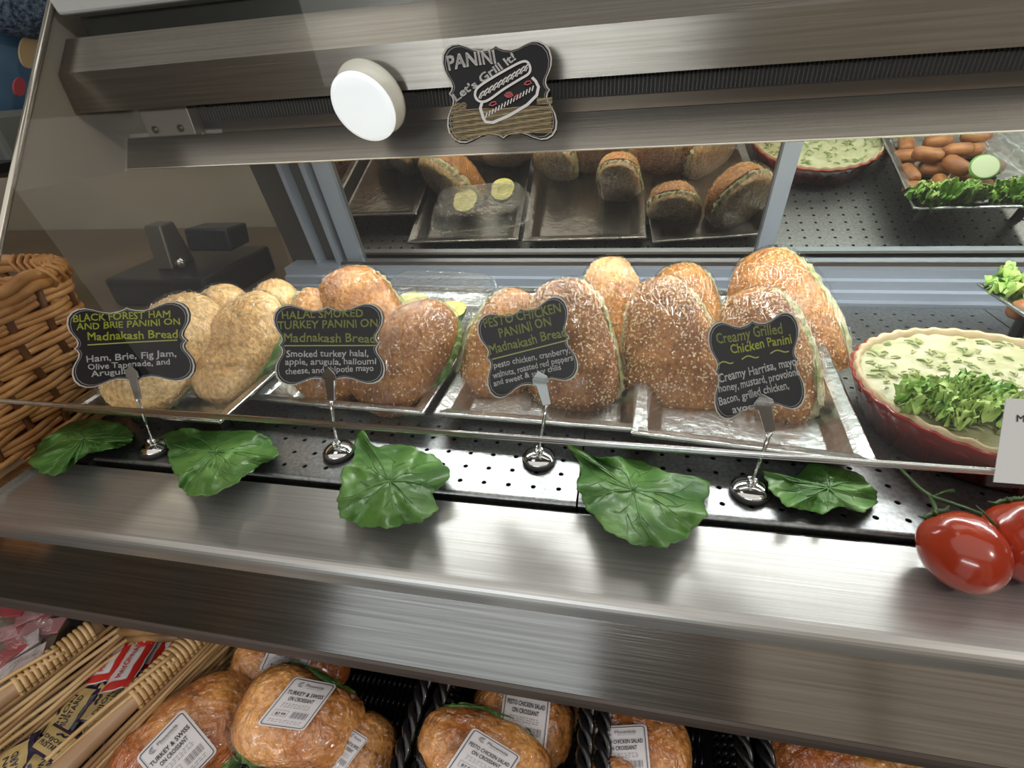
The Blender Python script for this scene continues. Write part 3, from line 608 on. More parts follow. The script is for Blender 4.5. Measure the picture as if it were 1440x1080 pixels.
def holder(bpx, cpx, Pn, nrm, top, label, clipm=chrome):
    """weighted base on the deck, stem and flat clip gripping the sign's lower edge"""
    t = thing('sign_holder', label, 'sign holder', 'metal sign holders on the deck'); b = UZ(*bpx, 0.0)
    obj('rubber_disc', MB().lathe([(.0170, .0004), (.0180, .002), (.0180, .0045), (.0170, .0055)], b), blackr, t, smooth=False)
    obj('dome', MB().lathe([(.0174, .0055), (.0165, .0075), (.0125, .0098), (.0075, .0118), (.003, .0125)], b), chrome, t, smooth=True)
    mb = MB()
    for q in range(3): a = q*2.1; mb.ell(b+np.array([.0028*math.cos(a), .0028*math.sin(a), .0155]), (.0030, 0, 0), (0, .0030, 0), (0, 0, .0034))
    obj('coil_ball', mb, chrome, t, smooth=True)
    nrm = np.array(nrm, float); nrm /= np.linalg.norm(nrm)
    p1 = UP(*cpx, Pn, nrm)+nrm*.0035; p0 = b+np.array([0, 0, .015])
    obj('stem', MB().tube([p0, p0*.5+p1*.5, p1], .0019, 8), chrome, t, smooth=True)
    p2 = UP(*top, Pn, nrm)+nrm*.0035; ax = p2-p1; ln = np.linalg.norm(ax); ax /= ln; sd = np.cross(ax, nrm)
    pts = [(-.0042, 0), (.0042, 0), (.0056, ln*.60), (.0085, ln*.63), (.0078, ln*.80), (0, ln), (-.0078, ln*.80), (-.0085, ln*.63), (-.0056, ln*.60)]
    obj('clip', MB().poly([p1+sd*a+ax*h for a, h in pts], -nrm, .0018), clipm, t, bevel=.0004)
    base_at(t, b); return t
SN = (-.05, -.93, .30)
def wave(x0, y0, x1, y1, amp):
    return [(x0+(x1-x0)*k/14, y0+(y1-y0)*k/14+amp*math.sin(k/14*6.1+2.6)) for k in range(15)]
P1 = UY(190, 540, .353); P2 = UY(463, 530, .392); P3_ = UY(755, 535, .405); P4 = UY(1068, 570, .385)
sign('chalkboard_sign', 'black scalloped sign reading Black Forest Ham and Brie Panini', ((104, 491), (263, 479), (179, 432), (190, 537)), P1, SN, [
    ('BLACK FOREST HAM', 104, 452.5, 240, 446, 10, 'marker_yellow'), ('AND BRIE PANINI ON', 109, 464, 254, 456, 9, 'marker_yellow'), ('Madnakash Bread', 124, 478.5, 251, 474.5, 11, 'marker_yellow'),
    ('Ham, Brie, Fig Jam,', 123, 509, 249, 500.5, 9, 'marker_white'), ('Olive Tapenade, and', 124.5, 520, 240, 512, 8, 'marker_white'), ('Arugula', 129.5, 529.5, 181, 525, 8, 'marker_white')],
    [([(124, 485), (190, 481), (250, 478)], 1.6, 'marker_yellow_dull')])
sign('chalkboard_sign', 'black scalloped sign reading Halal Smoked Turkey Panini', ((392.6, 486.8), (535.3, 484.4), (460, 429.6), (464, 536)), P2, SN, [
    ('HALAL SMOKED', 397, 448.5, 511, 445, 11, 'marker_yellow_dull'), ('TURKEY PANINI ON', 391.5, 462.5, 531, 459.5, 11, 'marker_yellow_dull'), ('Madnakash Bread', 400, 480, 528, 481.5, 12, 'marker_yellow_dull'),
    ('Smoked turkey halal,', 403, 502, 518.5, 500.7, 9, 'marker_white'), ('apple, arugula, halloumi', 402, 512.7, 529, 512, 8.5, 'marker_white'), ('cheese, and chipotle mayo', 402, 526, 526, 521, 8.5, 'marker_white')],
    [([(400, 486), (528.7, 485.6)], 1.5, 'marker_yellow_dull')])
sign('chalkboard_sign', 'black scalloped tilted sign reading Pesto Chicken Panini', ((684.4, 504.8), (801.5, 473.7), (731, 432), (751.9, 542.6)), P3_, SN, [
    ('PESTO CHICKEN', 681.5, 461, 789.6, 439, 13, 'marker_yellow_dull'), ('PANINI ON', 703, 475.5, 776, 457.5, 13, 'marker_yellow_dull'), ('Madnakash Bread', 689.6, 498, 797, 472, 13, 'marker_yellow_dull'),
    ('pesto chicken, cranberry,', 695.5, 517.4, 802, 496, 8.5, 'marker_white'), ('walnuts, roasted red peppers', 694, 532, 806, 506, 8.5, 'marker_white'), ('and sweet & spicy chilis', 695, 543, 790, 519, 8, 'marker_white')],
    [([(692.6, 505), (797, 478.5)], 1.6, 'marker_yellow_dull')])
sign('chalkboard_sign', 'black scalloped sign reading Creamy Grilled Chicken Panini', ((1004.5, 526), (1122.5, 508), (1058, 446.7), (1071, 575.5)), P4, SN, [
    ('Creamy Grilled', 1008, 484, 1100, 468, 15, 'marker_yellow_dull'), ('Chicken Panini', 1028, 497.5, 1113, 481.7, 13, 'marker_yellow'),
    ('Creamy Harrisa, mayo', 1011, 537.5, 1121, 512.5, 12, 'marker_white'), ('honey, mustard, provolone', 1012, 552, 1125, 527, 11, 'marker_white'), ('Bacon, grilled chicken,', 1012, 569.5, 1110, 545.5, 11, 'marker_white'), ('avocado', 1031, 581, 1080, 571, 10, 'marker_white')],
    [(wave(1009, 512, 1031, 508, 2.2), 1.8, 'marker_yellow_dull'), (wave(1043, 504, 1067, 500, 2.2), 1.8, 'marker_yellow_dull'), (wave(1083, 496, 1109, 492, 2.2), 1.8, 'marker_yellow_dull')])
greyclip = mat('grey_clip', (.30, .29, .27), .4, .6)
holder((222, 633), (198, 560), P1, SN, (186, 512), 'sign holder carrying the ham and brie sign', greyclip)
holder((478, 638), (468, 562), P2, SN, (464, 515), 'sign holder carrying the turkey sign')
holder((758, 648), (770, 568), P3_, SN, (757, 520), 'sign holder carrying the pesto chicken sign')
holder((1053, 693), (1082, 606), P4, SN, (1070, 552), 'sign holder carrying the creamy grilled chicken sign')
# panini drawing sign high on the glass
def sandwich_art(t, at):
    at2 = lambda x, y: at(x, y, .0006); at3 = lambda x, y: at(x, y, .0010)
    def Z(p): return (600+p[0]/6, 40+p[1]/6)
    mb = MB()   # straw band across the lower third
    for k in range(44):
        y = 620+k*7.2; x0 = 215+20*math.sin(k)-(8 if k > 8 else 0); x1 = 1060-12*math.cos(k*1.7)
        if y > 905: x0 += (y-905)*1.2; x1 = 460-(y-905)*1.5
        if y > 870 and y <= 905: pass
        if 8 > k: x1 = 340 if k % 2 else 330
        if x1-x0 > 30: add_stroke(mb, [Z((x0+(x1-x0)*q/10, y+5*math.sin(q*1.3+k)-(x0+(x1-x0)*q/10-600)*.05)) for q in range(11)], .75, at2)
    for k in range(8): add_stroke(mb, [Z((930+(130)*q/4, 590+k*7+4*math.sin(q+k))) for q in range(5)], .75, at2)
    obj('straw_strokes', mb, woodp, t)
    mb = MB(); bun = smooth_closed([(410, 560), (440, 500), (560, 420), (700, 340), (800, 290), (850, 290), (875, 340), (860, 390), (780, 440), (650, 520), (540, 600), (480, 625), (430, 610)], 48); bun.append(bun[0])
    add_stroke(mb, [Z(p) for p in bun], 3.4, at3)
    low = [(470, 630), (455, 680), (480, 760), (500, 795), (560, 800), (700, 740), (850, 650), (930, 570), (945, 500), (920, 450), (890, 420)]
    add_stroke(mb, [Z(p) for p in low], 4.2, at3)
    for k in range(11):
        x = 455+k*38; y = 575-k*23
        add_stroke(mb, [Z((x-12, y+22)), Z((x+4, y-18)), Z((x+30, y-42))], 1.8, at3)
        add_stroke(mb, [Z((x+2, y+24)), Z((x+18, y-12))], 1.2, at3)
    for k in range(16): add_stroke(mb, [Z((500+k*26, 760-k*15)), Z((512+k*26, 715-k*15))], 1.6, at3)
    obj('chalk_sandwich', mb, wht, t)
    mb = MB()
    for x, y in ((560, 640), (700, 570), (770, 580), (855, 465), (690, 560)): add_stroke(mb, [Z((x-32, y+14)), Z((x-10, y-12)), Z((x+22, y-16)), Z((x+30, y+2)), Z((x-4, y+18)), Z((x-30, y+14))], 1.6, at3)
    obj('chalk_tomato', mb, redm, t)
Pg = GB+gd*.30-gn*.0055; Pg = Pg
sg, at_ = sign('chalkboard_sign', 'black scalloped sign with a chalk sandwich drawing, high on the front glass', ((632.5, 131), (775, 125.5), (695.8, 65), (706.7, 196)), Pg+gn*.011, gn, [
    ('PANINI', 632, 98.5, 698, 89, 19, 'marker_white'), ('Let\'s Grill It!', 642, 143, 726, 84, 11, 'marker_white')], extra=sandwich_art, bold=.02)
# round white knob on the canopy
kn = thing('puck_disc', 'round white puck lamp with a cream flange mounted on the canopy face', 'lamp')
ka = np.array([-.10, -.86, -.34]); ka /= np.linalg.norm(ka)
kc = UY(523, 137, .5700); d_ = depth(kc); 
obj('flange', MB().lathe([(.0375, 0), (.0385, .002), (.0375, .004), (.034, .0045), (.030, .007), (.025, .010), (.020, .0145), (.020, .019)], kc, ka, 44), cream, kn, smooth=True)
obj('knob_face', MB().lathe([(.020, .019), (.034, .020), (.0355, .0215), (.0345, .0235), (.030, .0242), (.012, .0245)], kc, ka, 44), mat('disc_face_glow', (.86, .89, .90), .12, coat=.5, emit=(.92, .97, 1), es=.62), kn, smooth=True)  # glow added to the disc face to bring up its white
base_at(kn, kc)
# price card at the right on the glass
pc = thing('price_card', 'white price card in a clear holder hooked on the glass edge at the right', 'card')
cp0 = GB+gn*.0065
def gat(x, y, off=0.): return UP(x, y, cp0, gn)+gn*off
tl, bl = gat(1415, 560), gat(1397, 678); rt = np.array([1, 0, 0])
obj('card', MB().poly([bl, bl+rt*.095, tl+rt*.095, tl], -gn, .0006), mat('card_white', (.66, .64, .65), .6), pc)
obj('holder_sleeve', MB().poly([bl-rt*.006+gn*.001-gd*.003, bl+rt*.10+gn*.001-gd*.003, tl+rt*.10+gn*.001+gd*.002, tl-rt*.006+gn*.001+gd*.002], gn, .0015), glass, pc)
mb = MB(); add_text(mb, 'M', 1429, 593, 1440, 593.5, 9.5, lambda x, y: gat(x, y, .0005), .01); obj('lettering', mb, mat('ink_black', (.02, .02, .02), .5), pc)
base_at(pc, bl)

# ================================================================== LEAVES ON THE DECK EDGE
leafm = mat('green_leaf', (.035, .11, .018), .42, noise_sc=22, col2=(.12, .26, .055), spec=.5, coat=.12, bump=.6, bsc=110, bdist=.0015)
veinm = mat('leaf_vein', (.10, .22, .06), .45)
def leaf(pts, cpx, label, h0=.006, h1=.030, ruff=.008, freq=7, ph=0.):
    t = thing('green_leaf', label, 'leaf', 'green leaves along the deck edge')
    bd = smooth_closed(pts, 96); cc = np.array(cpx, float); bd = [cc+(b-cc)*(1+.022*math.sin(i*.93+ph)+.018*math.sin(i*2.1+ph*2)) for i, b in enumerate(bd)]
    def zf(P, v, u):
        tt = min(1., max(0., (.385-P[1])/.09)); z = h0+(h1-h0)*tt
        z += 1.5*ruff*v**2.2*(.6+.4*math.sin(u*17+ph))*math.sin(2*math.pi*u*freq+ph+v*2)+.006*(1-v)*(0 if v > 1 else 1)+.0026*abs(math.sin(2*math.pi*(u*5.5+.16*math.sin(u*19+ph)+.1*v)+ph))*v*(1.3-v)+.0045*nz((P[0], P[1], ph), 42)+.0022*nz((P[0], P[1], ph), 120)
        return max(z, .0022 if P[1] > .245 else -.5)
    def fn(u, v):
        b = bd[int(round(u*96)) % 96]; q = cc+(b-cc)*max(v, .004); P = UZ(q[0], q[1], .012); z = zf(P, v, u)
        return UZ(q[0], q[1], z)
    mb = MB().grid(fn, 96, 22, cu=True)
    o = obj('blade', mb, leafm, t, smooth=True); s = o.modifiers.new('s', 'SOLIDIFY'); s.thickness = .0007; s.offset = -1
    mb = MB()
    for k in range(9):
        u = (k+.5)/9+.02*math.sin(k*3+ph); path = [np.array(fn(int((u+.012*math.sin(v*6+k))*96)/96 % 1, v))+np.array([0, 0, .0004]) for v in (.03, .15, .3, .45, .6, .75, .88)]
        mb.tube(path, [.0009, .0008, .0007, .0006, .0005, .0004, .0002], 5)
        for v0, s_ in ((.3, 1), (.5, -1)):
            p2 = [np.array(fn(int((u+s_*.05*w_)*96)/96 % 1, min(.9, v0+.32*w_)))+np.array([0, 0, .0003]) for w_ in (0, .35, .7, 1)]
            mb.tube(p2, [.0006, .0005, .0004, .0002], 4)
    obj('veins', mb, veinm, t, smooth=True)
    base_at(t, UZ(cpx[0], cpx[1], .003)); return t
leaf([(42, 648), (60, 620), (100, 594), (140, 589), (180, 600), (187, 615), (178, 626), (150, 632), (122, 640), (106, 650), (95, 662), (75, 668), (58, 664)], (118, 618), 'dark folded green leaf at the far left under the ham tray', ph=1.)
leaf([(232, 610), (262, 602), (300, 606), (345, 605), (372, 612), (385, 625), (390, 642), (370, 652), (350, 665), (330, 680), (300, 695), (270, 697), (256, 688), (249, 670), (240, 655), (236, 632)], (303, 636), 'green leaf between the ham sign holder and the turkey sign holder', ph=2.)
leaf([(500, 610), (512, 606), (528, 628), (560, 624), (590, 633), (610, 641), (630, 658), (628, 680), (610, 693), (614, 715), (595, 733), (570, 738), (540, 742), (510, 740), (485, 730), (474, 712), (478, 690), (482, 660), (497, 645)], (548, 676), 'bright green leaf just right of the turkey sign holder', ph=3.4, ruff=.010)
leaf([(794, 625), (812, 628), (835, 642), (870, 643), (900, 648), (945, 665), (995, 675), (992, 705), (990, 730), (960, 758), (935, 768), (905, 768), (870, 755), (840, 732), (820, 705), (812, 680), (815, 650)], (890, 690), 'largest green leaf, between the pesto sign holder and the creamy chicken sign holder', ph=5.1, ruff=.010)
leaf([(1072, 662), (1095, 667), (1112, 675), (1140, 649), (1170, 655), (1205, 665), (1230, 688), (1233, 705), (1213, 720), (1180, 712), (1158, 722), (1125, 716), (1105, 710), (1085, 690)], (1165, 686), 'light green leaf right of the creamy chicken sign holder', h0=.010, h1=.022, ph=.3, ruff=.005)

# ================================================================== TOMATOES
tomm = mat('tomato_skin', (.33, .026, .010), .2, noise_sc=8, col2=(.42, .05, .015), coat=.5, sss=.05); stemm = mat('vine_green', (.035, .075, .015), .5)
def tomato(px, rp, z, ang, el, label):
    t = thing('tomato', label, 'tomato', 'tomatoes on the vine'); d = depth(UZ(px[0], px[1], z)); c, A, B, T = frame_at(px[0], px[1], d, math.radians(ang)); r = rp*d/F
    def fn(u, v):
        th = math.pi*v; x = math.cos(th); k = math.sin(th)*(1+.04*math.cos(5*2*math.pi*u)*(1 if x > .2 else .3)); dx = -.10*math.exp(-((1-x)/.08)) if x > 0 else 0
        return c+A*(x+dx)*r*el+(B*math.cos(2*math.pi*u)+T*math.sin(2*math.pi*u))*r*k
    obj('tomato_flesh', MB().grid(fn, 32, 22, cu=True), tomm, t, smooth=True)
    mb = MB(); top = c+A*r*el*.90
    for k in range(5):
        a = k*1.257+.3; dr = B*math.cos(a)+T*math.sin(a); mb.tube([top, top+dr*r*.15+A*.002, top+dr*r*.28+A*.001, top+dr*r*.42+A*.004], [.0016, .0022, .0015, .0003], 5, flat=1.4)
    obj('calyx', mb, stemm, t, smooth=True); base_at(t, (c[0], c[1], c[2]-r)); return top
tp1 = tomato((1352, 775), 51, .030, 125, 1.12, 'plum tomato on the steel ledge, leftmost of the two')
tp2 = tomato((1449, 762), 55, .032, 118, 1.1, 'plum tomato cut off by the right edge of the photo')
vn = thing('tomato_vine', 'green vine stem running from the deck to the two tomatoes', 'vine')
def zp(x, y, z): return UZ(x, y, z)
mb = MB().tube([zp(1254, 646, .004), zp(1262, 655, .005), zp(1280, 673, .006), zp(1295, 688, .008), zp(1310, 699, .010), zp(1330, 705, .012), zp(1360, 715, .018), zp(1390, 727, .026), tp2], [.0026, .0020, .0018, .0020, .0024, .0018, .0017, .0018, .002], 8)
obj('main_stem', mb, stemm, vn, smooth=True); obj('side_stem', MB().tube([zp(1308, 698, .010), zp(1315, 712, .02), tp1], .0016, 7), stemm, vn, smooth=True)
obj('side_stem', MB().tube([zp(1312, 699, .010), zp(1330, 691, .014), zp(1342, 690, .016)], [.0014, .0012, .0020], 7), stemm, vn, smooth=True)
obj('side_stem', MB().tube([zp(1402, 742, .045), zp(1385, 722, .05), zp(1372, 710, .052)], [.0012, .0008, .0002], 6), stemm, vn, smooth=True)
base_at(vn, zp(1254, 646, .0))

# ================================================================== BIG WICKER BASKET behind the end glass
wick = mat('wicker_brown', (.42, .18, .06), .45, noise_sc=25, col2=(.66, .35, .14), bump=.4, bsc=150, stretch=(1, 1, 1), coat=.15); wickd = mat('wicker_dark', (.12, .045, .014), .5)
bk = thing('wicker_basket', 'large brown woven wicker basket outside the left end glass', 'basket')
def bpath(s, off, z):   # s metres along: first +y along the case, round the corner, then -x
    yc, xc, r = .455, -.722, .045; L1 = .33
    k = 1+(z-.0)*.25
    if s < L1: p = np.array([xc+r+off, yc-L1+s, 0.])
    elif s < L1+r*1.571: a = (s-L1)/r; p = np.array([xc+(r+off)*math.cos(a), yc+(r+off)*math.sin(a), 0.])
    else: p = np.array([xc-(s-L1-r*1.571), yc+r+off, 0.])
    p[2] = z; p[0] -= max(0, .16-z)*.12; return p
for row in range(13):
    z = -.035+row*.0158; mb = MB()
    for sub in (0, 1):
        path = []
        for q in range(90):
            s = .62*q/89; off = .0036*math.sin(s/.042*math.pi/1.0+(row % 2)*math.pi); p = bpath(s, off, z+sub*.0068+.0016*math.sin(s*23+row*2+sub)); p[2] += .10*max(0, s-.0)*0
            path.append(p)
        mb.tube(path, .0042, 7, flat=.75)
    obj('weaver', mb, wick, bk, smooth=True)
for q in range(14):
    s = .021+.042*q+.0; path = [bpath(s+.004*math.sin(z*40), -.001, z) for z in np.linspace(-.045, .168, 10)]
    obj('stake', MB().tube(path, .0048, 7), wickd, bk, smooth=True)
for kz, r_ in ((.172, .0065), (.183, .007)):
    path = [bpath(.62*q/99, .003*math.sin(q*.5+kz*90), kz+.003*math.cos(q*.5)) for q in range(100)]
    obj('rim', MB().tube(path, r_, 9), wick, bk, smooth=True)
mb = MB()
for q in range(10):
    s = .33+.012*q; a = [bpath(s+.002*k, .010*math.sin(k/6*math.pi*2), .178+.013*math.cos(k/6*math.pi*2)) for k in range(7)]
    mb.tube(a, .003, 6)
obj('rim_wrap', mb, wick, bk, smooth=True)
obj('inner_liner', MB().poly([bpath(.0, -.012, -.04), bpath(.33, -.012, -.04), bpath(.33, -.012, .16), bpath(0, -.012, .16)], (-1, 0, 0), .002), wickd, bk)
base_at(bk, (-.72, .38, -.045))
# counter beyond the end of the case
cn = tag(obj('side_counter', MB().box(-3.8, -.70, .30, 1.5, -.09, -.05), mat('counter_brown', (.12, .085, .055), .35, noise_sc=3, col2=(.20, .14, .09))), 'brown counter top beyond the left end of the case', 'counter')
cn.modifiers.new('b', 'BEVEL').width = .004
sc = thing('counter_scale', 'dark blurry weighing scale with grey post on the counter behind the end glass', 'scale')
obj('scale_base', MB().box(-1.12, -.86, .86, 1.10, -.05, .015), mat('scale_dark', (.03, .03, .033), .3), sc, bevel=.008)
obj('post', MB().prism([(.92, .015), (.99, .015), (.975, .11), (.935, .11)], -1.03, -.985), mat('scale_grey', (.22, .21, .19), .35, .5), sc, bevel=.004)
obj('display_head', MB().prism([(.97, .04), (1.04, .04), (1.05, .085), (.98, .09)], -.975, -.86), mat('scale_navy', (.03, .04, .055), .25), sc, bevel=.006)
obj('knob', MB().lathe([(.012, 0), (.013, .006), (.006, .014)], (-.96, .925, .03), (0, -1, .2), 16), chrome, sc, smooth=True)
base_at(sc, (-1, .98, -.05))
tag(obj('counter_partition', MB().box(-3.85, -.70, 1.52, 1.56, -.90, 1.1), mat('partition_beige', (.36, .33, .26), .6, noise_sc=1.5, col2=(.45, .41, .33))), 'blurry beige partition behind the left counter', 'partition')
# rack items beyond the upper left corner
bg = thing('snack_bag', 'large blue bag with tan and red print at the top left corner', 'bag')
bc = UX(25, 75, -1.15); 
def bagf(u, v): 
    w_ = (u-.5)*2; h_ = (v-.5)*2; e = (1-abs(w_)**3)*(1-abs(h_)**3)
    return bc+np.array([.05*w_-.02, .11*w_, .14*h_])+np.array([.5, -.8, 0])*(.035*e-.03+.004*math.sin(w_*8+h_*5))
obj('bag_front', MB().grid(bagf, 20, 20), mat('bag_blue', (.045, .10, .17), .35, noise_sc=6, col2=(.07, .15, .22)), bg, smooth=True)
obj('bag_back', MB().grid(lambda u, v: bagf(u, v)*np.array([1, 1, 1])+np.array([-.02, .045, 0]), 8, 8), mat('bag_blue_dark', (.02, .05, .10), .5), bg, smooth=True)
for nm, px_, r_, cc_ in (('tan_print', (43, 72), 22, (.42, .30, .16)), ('red_print', (28, 122), 12, (.33, .05, .06))):
    mb = MB(); n = 28; ctr = np.array(px_)
    vs = [UX(ctr[0]+r_*.7*math.cos(a), ctr[1]+r_*1.1*math.sin(a), -1.118) for a in np.linspace(0, 2*math.pi, n, endpoint=False)]; mb.poly(vs, (-1, 0, 0), .004); obj(nm, mb, mat(nm, cc_, .5), bg)
base_at(bg, bc-np.array([0, 0, .14]))
kk = UX(25, 5, -1.12); mb = MB().ell(kk+np.array([0, 0, .02]), (.05, .05, .0), (-.02, .085, 0), (0, 0, .075), 24, 16)
mt = mat('navy_knit', (.02, .035, .07), .9, noise_sc=140, col2=(.16, .22, .30), bump=1, bsc=200)
tag(obj('knit_cushion', mb, mt, smooth=True), 'navy speckled knitted cushion in the top left corner', 'cushion')
rk = thing('display_rack', 'dark metal rack standing left of the case', 'rack')
pr = [UX(4, 150, -1.1), UX(60, 360, -1.1)]; v_ = np.array([0, 0, 1.])
obj('upright', MB().box(-1.12, -1.095, pr[0][1]-.20, pr[0][1]-.165, -.05, pr[0][2]+.05), black, rk)
obj('shelf', MB().box(-1.30, -1.09, pr[0][1]-.21, pr[0][1]+.09, pr[0][2]-.10, pr[0][2]-.085), black, rk)
base_at(rk, (-1.1, pr[0][1], -.05))
rb = UX(8, 185, -1.2); tag(obj('storage_tub', MB().box(-1.27, -1.13, rb[1]-.07, rb[1]+.05, rb[2]-.075, rb[2]+.035), mat('tub_grey', (.14, .15, .14), .5), bevel=.01), 'grey tub on the dark rack at the left edge', 'tub')

# ================================================================== LOWER SHELF
shz = -.262
tag(obj('lower_shelf', MB().box(-1.0, XR, .02, .60, shz-.01, shz), mat('shelf_dark', (.02, .018, .016), .5)), 'dark shelf below the case that carries the sandwich baskets', 'shelf')
bkm = mat('black_rattan', (.012, .011, .013), .3, coat=.4)
def weave(mb, O, U, V, N, lu, lv, pu, pv, r):
    nu = int(lu/pu); nv = int(lv/pv)
    for j in range(nv):
        for i in range(nu):
            c = O+U*((i+.5)*pu+(pu/2 if j % 2 else 0)*.0)+V*((j+.5)*pv); h = V*pv*.46+U*pu*.18
            mb.tube([c-h-N*r*.6, c-h*.5+N*r*.5, c+h*.5+N*r*.5, c+h-N*r*.6], [r*.6, r, r, r*.6], 5)
    mb.add([O-N*r, O+U*lu-N*r, O+U*lu+V*lv-N*r, O+V*lv-N*r], [(0, 1, 2, 3)])
def rattan(x0, x1, label, sl=.012):
    t = thing('rattan_basket', label, 'basket', 'black rattan baskets'); z0, z1 = -.252, -.158; y0, y1 = .03, .40; e = np.array
    mb = MB(); weave(mb, e([x0+sl, y0, z0]), e([1., 0, 0]), e([0, 1., 0]), e([0, 0, 1.]), x1-x0-2*sl, y1-y0, .0066, .021, .0024); obj('floor_weave', mb, bkm, t, smooth=True, kind='stuff')
    for xa, xb in ((x0, x0+sl), (x1, x1-sl)):
        V = e([xb-xa, 0, z0-z1]); lv = np.linalg.norm(V); V /= lv; U = e([0, 1., 0]); N = np.cross(U, V); N = N*(1 if (N[0] > 0) == (xb > xa) else -1)
        mb = MB(); weave(mb, e([xa, y0, z1]), U, V, N, y1-y0, lv, .0075, .019, .0028); obj('side_weave', mb, bkm, t, smooth=True, kind='stuff')
        mb = MB()
        for k in range(3): mb.tube([(xa+.0045*math.cos(q*.55+k*2.1), y0+(y1-y0)*q/90, z1+.0045*math.sin(q*.55+k*2.1)) for q in range(91)], .0035, 6)
        obj('braided_rim', mb, bkm, t, smooth=True)
    mb = MB(); weave(mb, e([x0, y1, z1]), e([1., 0, 0]), e([0, 0, -1.]), e([0, -1., 0]), x1-x0, z1-z0, .0075, .019, .0028); obj('back_weave', mb, bkm, t, smooth=True, kind='stuff')
    base_at(t, ((x0+x1)/2, .17, z0-.003)); return t
rattan(-.455, -.170, 'black woven basket of turkey and swiss croissants')
rattan(-.150, -.008, 'narrow black woven basket left of centre with two pesto chicken croissants')
rattan(.008, .128, 'narrow black woven basket with a pesto chicken croissant, second from the right')
rattan(.146, .42, 'black woven basket at the lower right, mostly hidden by the case lip')
inkm = mat('label_ink', (.03, .03, .035), .5); inkg = mat('label_ink_grey', (.25, .25, .27), .5); labm = mat('label_paper', (.74, .71, .73), .5)
def price_label(t, corners, proxy, title, price='$7.99', full=True):
    """printed label laid on the wrap: corners TL,TR,BR,BL in the photograph, dropped onto the package surface"""
    bv = BVHTree.FromPolygons([Vector(v) for v in proxy.v], proxy.f); TL, TR, BR, BL = [np.array(c, float) for c in corners]
    ctr = (TL+TR+BR+BL)/4; h0 = bv.ray_cast(Vector(C0), Vector(ray(*ctr)).normalized())[0]
    def drop(px_, off):
        d = Vector(ray(*px_)).normalized(); h = bv.ray_cast(Vector(C0), d)
        if h[0] is None: 
            hh = bv.find_nearest(Vector(C0+ray(*px_)*depth(h0))); return np.array(hh[0])+np.array(hh[1])*0-ray(*px_)*off
        return np.array(h[0])-np.array(d)*off
    def at(u, v, off=.0006): p = (TL*(1-u)+TR*u)*(1-v)+(BL*(1-u)+BR*u)*v; return drop(p, off)
    def lab(u, v):   # rounded-corner grid
        U, V = u*2-1, v*2-1; k = 1-.0; 
        m_ = max(abs(U), abs(V)); 
        if abs(U) > .8 and abs(V) > .86:
            du, dv = (abs(U)-.8)/.2, (abs(V)-.86)/.14; l = math.hypot(du, dv); s = max(du, dv)/l if l > 0 else 1; U = math.copysign(.8+du*s*.2, U); V = math.copysign(.86+dv*s*.14, V)
        return at((U+1)/2, (V+1)/2)
    lb = obj('price_label', MB().grid(lab, 22, 22), labm, t, smooth=True)
    ink = MB(); gr = MB(); f1 = lambda x, y: at(x, y, .0016)
    def txt(mb, s, u0, u1, vb, h, bold=.0):   # h in v units; work in label space with matched aspect
        vs, fs = text_geo(s, bold); mb.add([f1(u0+(u1-u0)*a, vb-h*b) for a, b in vs], fs)
    K = 14
    for a, b in (((.05, .06), (.05, .94)), ((.95, .06), (.95, .94)), ((.09, .035), (.91, .035)), ((.09, .965), (.91, .965)), ((.05, .06), (.09, .035)), ((.95, .06), (.91, .035)), ((.05, .94), (.09, .965)), ((.95, .94), (.91, .965))):
        a, b = np.array(a), np.array(b); n_ = K if np.linalg.norm(b-a) > .3 else 2
        add_stroke(ink, [a+(b-a)*q/n_ for q in range(n_+1)], .014, f1)
    # swirl logo + shop name
    add_stroke(gr, [(.27+.065*math.cos(q*.5), .13+.042*math.sin(q*.5)) for q in range(2, 11)], .016, f1); add_stroke(gr, [(.27+.035*math.cos(q*.6+1), .12+.026*math.sin(q*.6+1)) for q in range(8)], .012, f1); add_stroke(gr, [(.27, .115), (.285, .09), (.29, .07)], .012, f1)
    txt(gr, 'Phoenicia', .37, .78, .15, .055, .01); txt(gr, 'SPECIALTY FOODS', .42, .76, .185, .018)
    a_, b_ = title; txt(ink, a_, .10, .90, .335, .075, .012); txt(ink, b_, .22, .78, .455, .075, .012)
    for k in range(3): 
        for q in range(9): add_stroke(gr, [(.18+q*.07+.01*(k % 2), .52+k*.035), (.235+q*.07-.012*((q+k) % 3), .52+k*.035)], .010, f1)
    for a, b in (((.14, .66), (.44, .66)), ((.44, .66), (.44, .78)), ((.44, .78), (.14, .78)), ((.14, .78), (.14, .66))): add_stroke(gr, [np.array(a)+(np.array(b)-np.array(a))*q/4 for q in range(5)], .007, f1)
    txt(ink, price, .19, .40, .755, .05, .01)
    for q in range(14): 
        x = .52+q*.026; add_stroke(gr, [(x, .66), (x, .725), (x, .79)], .006+.007*((q*7) % 3), f1)
    for k in range(2):
        for q in range(9): add_stroke(gr, [(.14+q*.08, .85+k*.04), (.20+q*.08-.02*((q+k) % 2), .85+k*.04)], .009, f1)
    obj('print', ink, inkm, lb); obj('print', gr, inkg, lb)
GC = 'wrapped croissant sandwiches'
def crois(px_, z, L, W, ang, phi, label, corners=None, title=None, fil=lettuce, **k):
    d = depth(UZ(px_[0], px_[1], z))
    t, fr, prox = loaf('croissant_sandwich', px_, d, L, W, ang, phi, .58, crX, crX, 0, label, 'sandwich', GC, fil=fil, fill_h=.34, expo=2.7, ridges=.004, bumpy=.0035, wrapm=wrap2, **k)
    if corners: price_label(t, corners, prox, title)
    return t
TS = ('TURKEY & SWISS', 'ON CROISSANT'); PS = ('PESTO CHICKEN SALAD', 'ON CROISSANT')
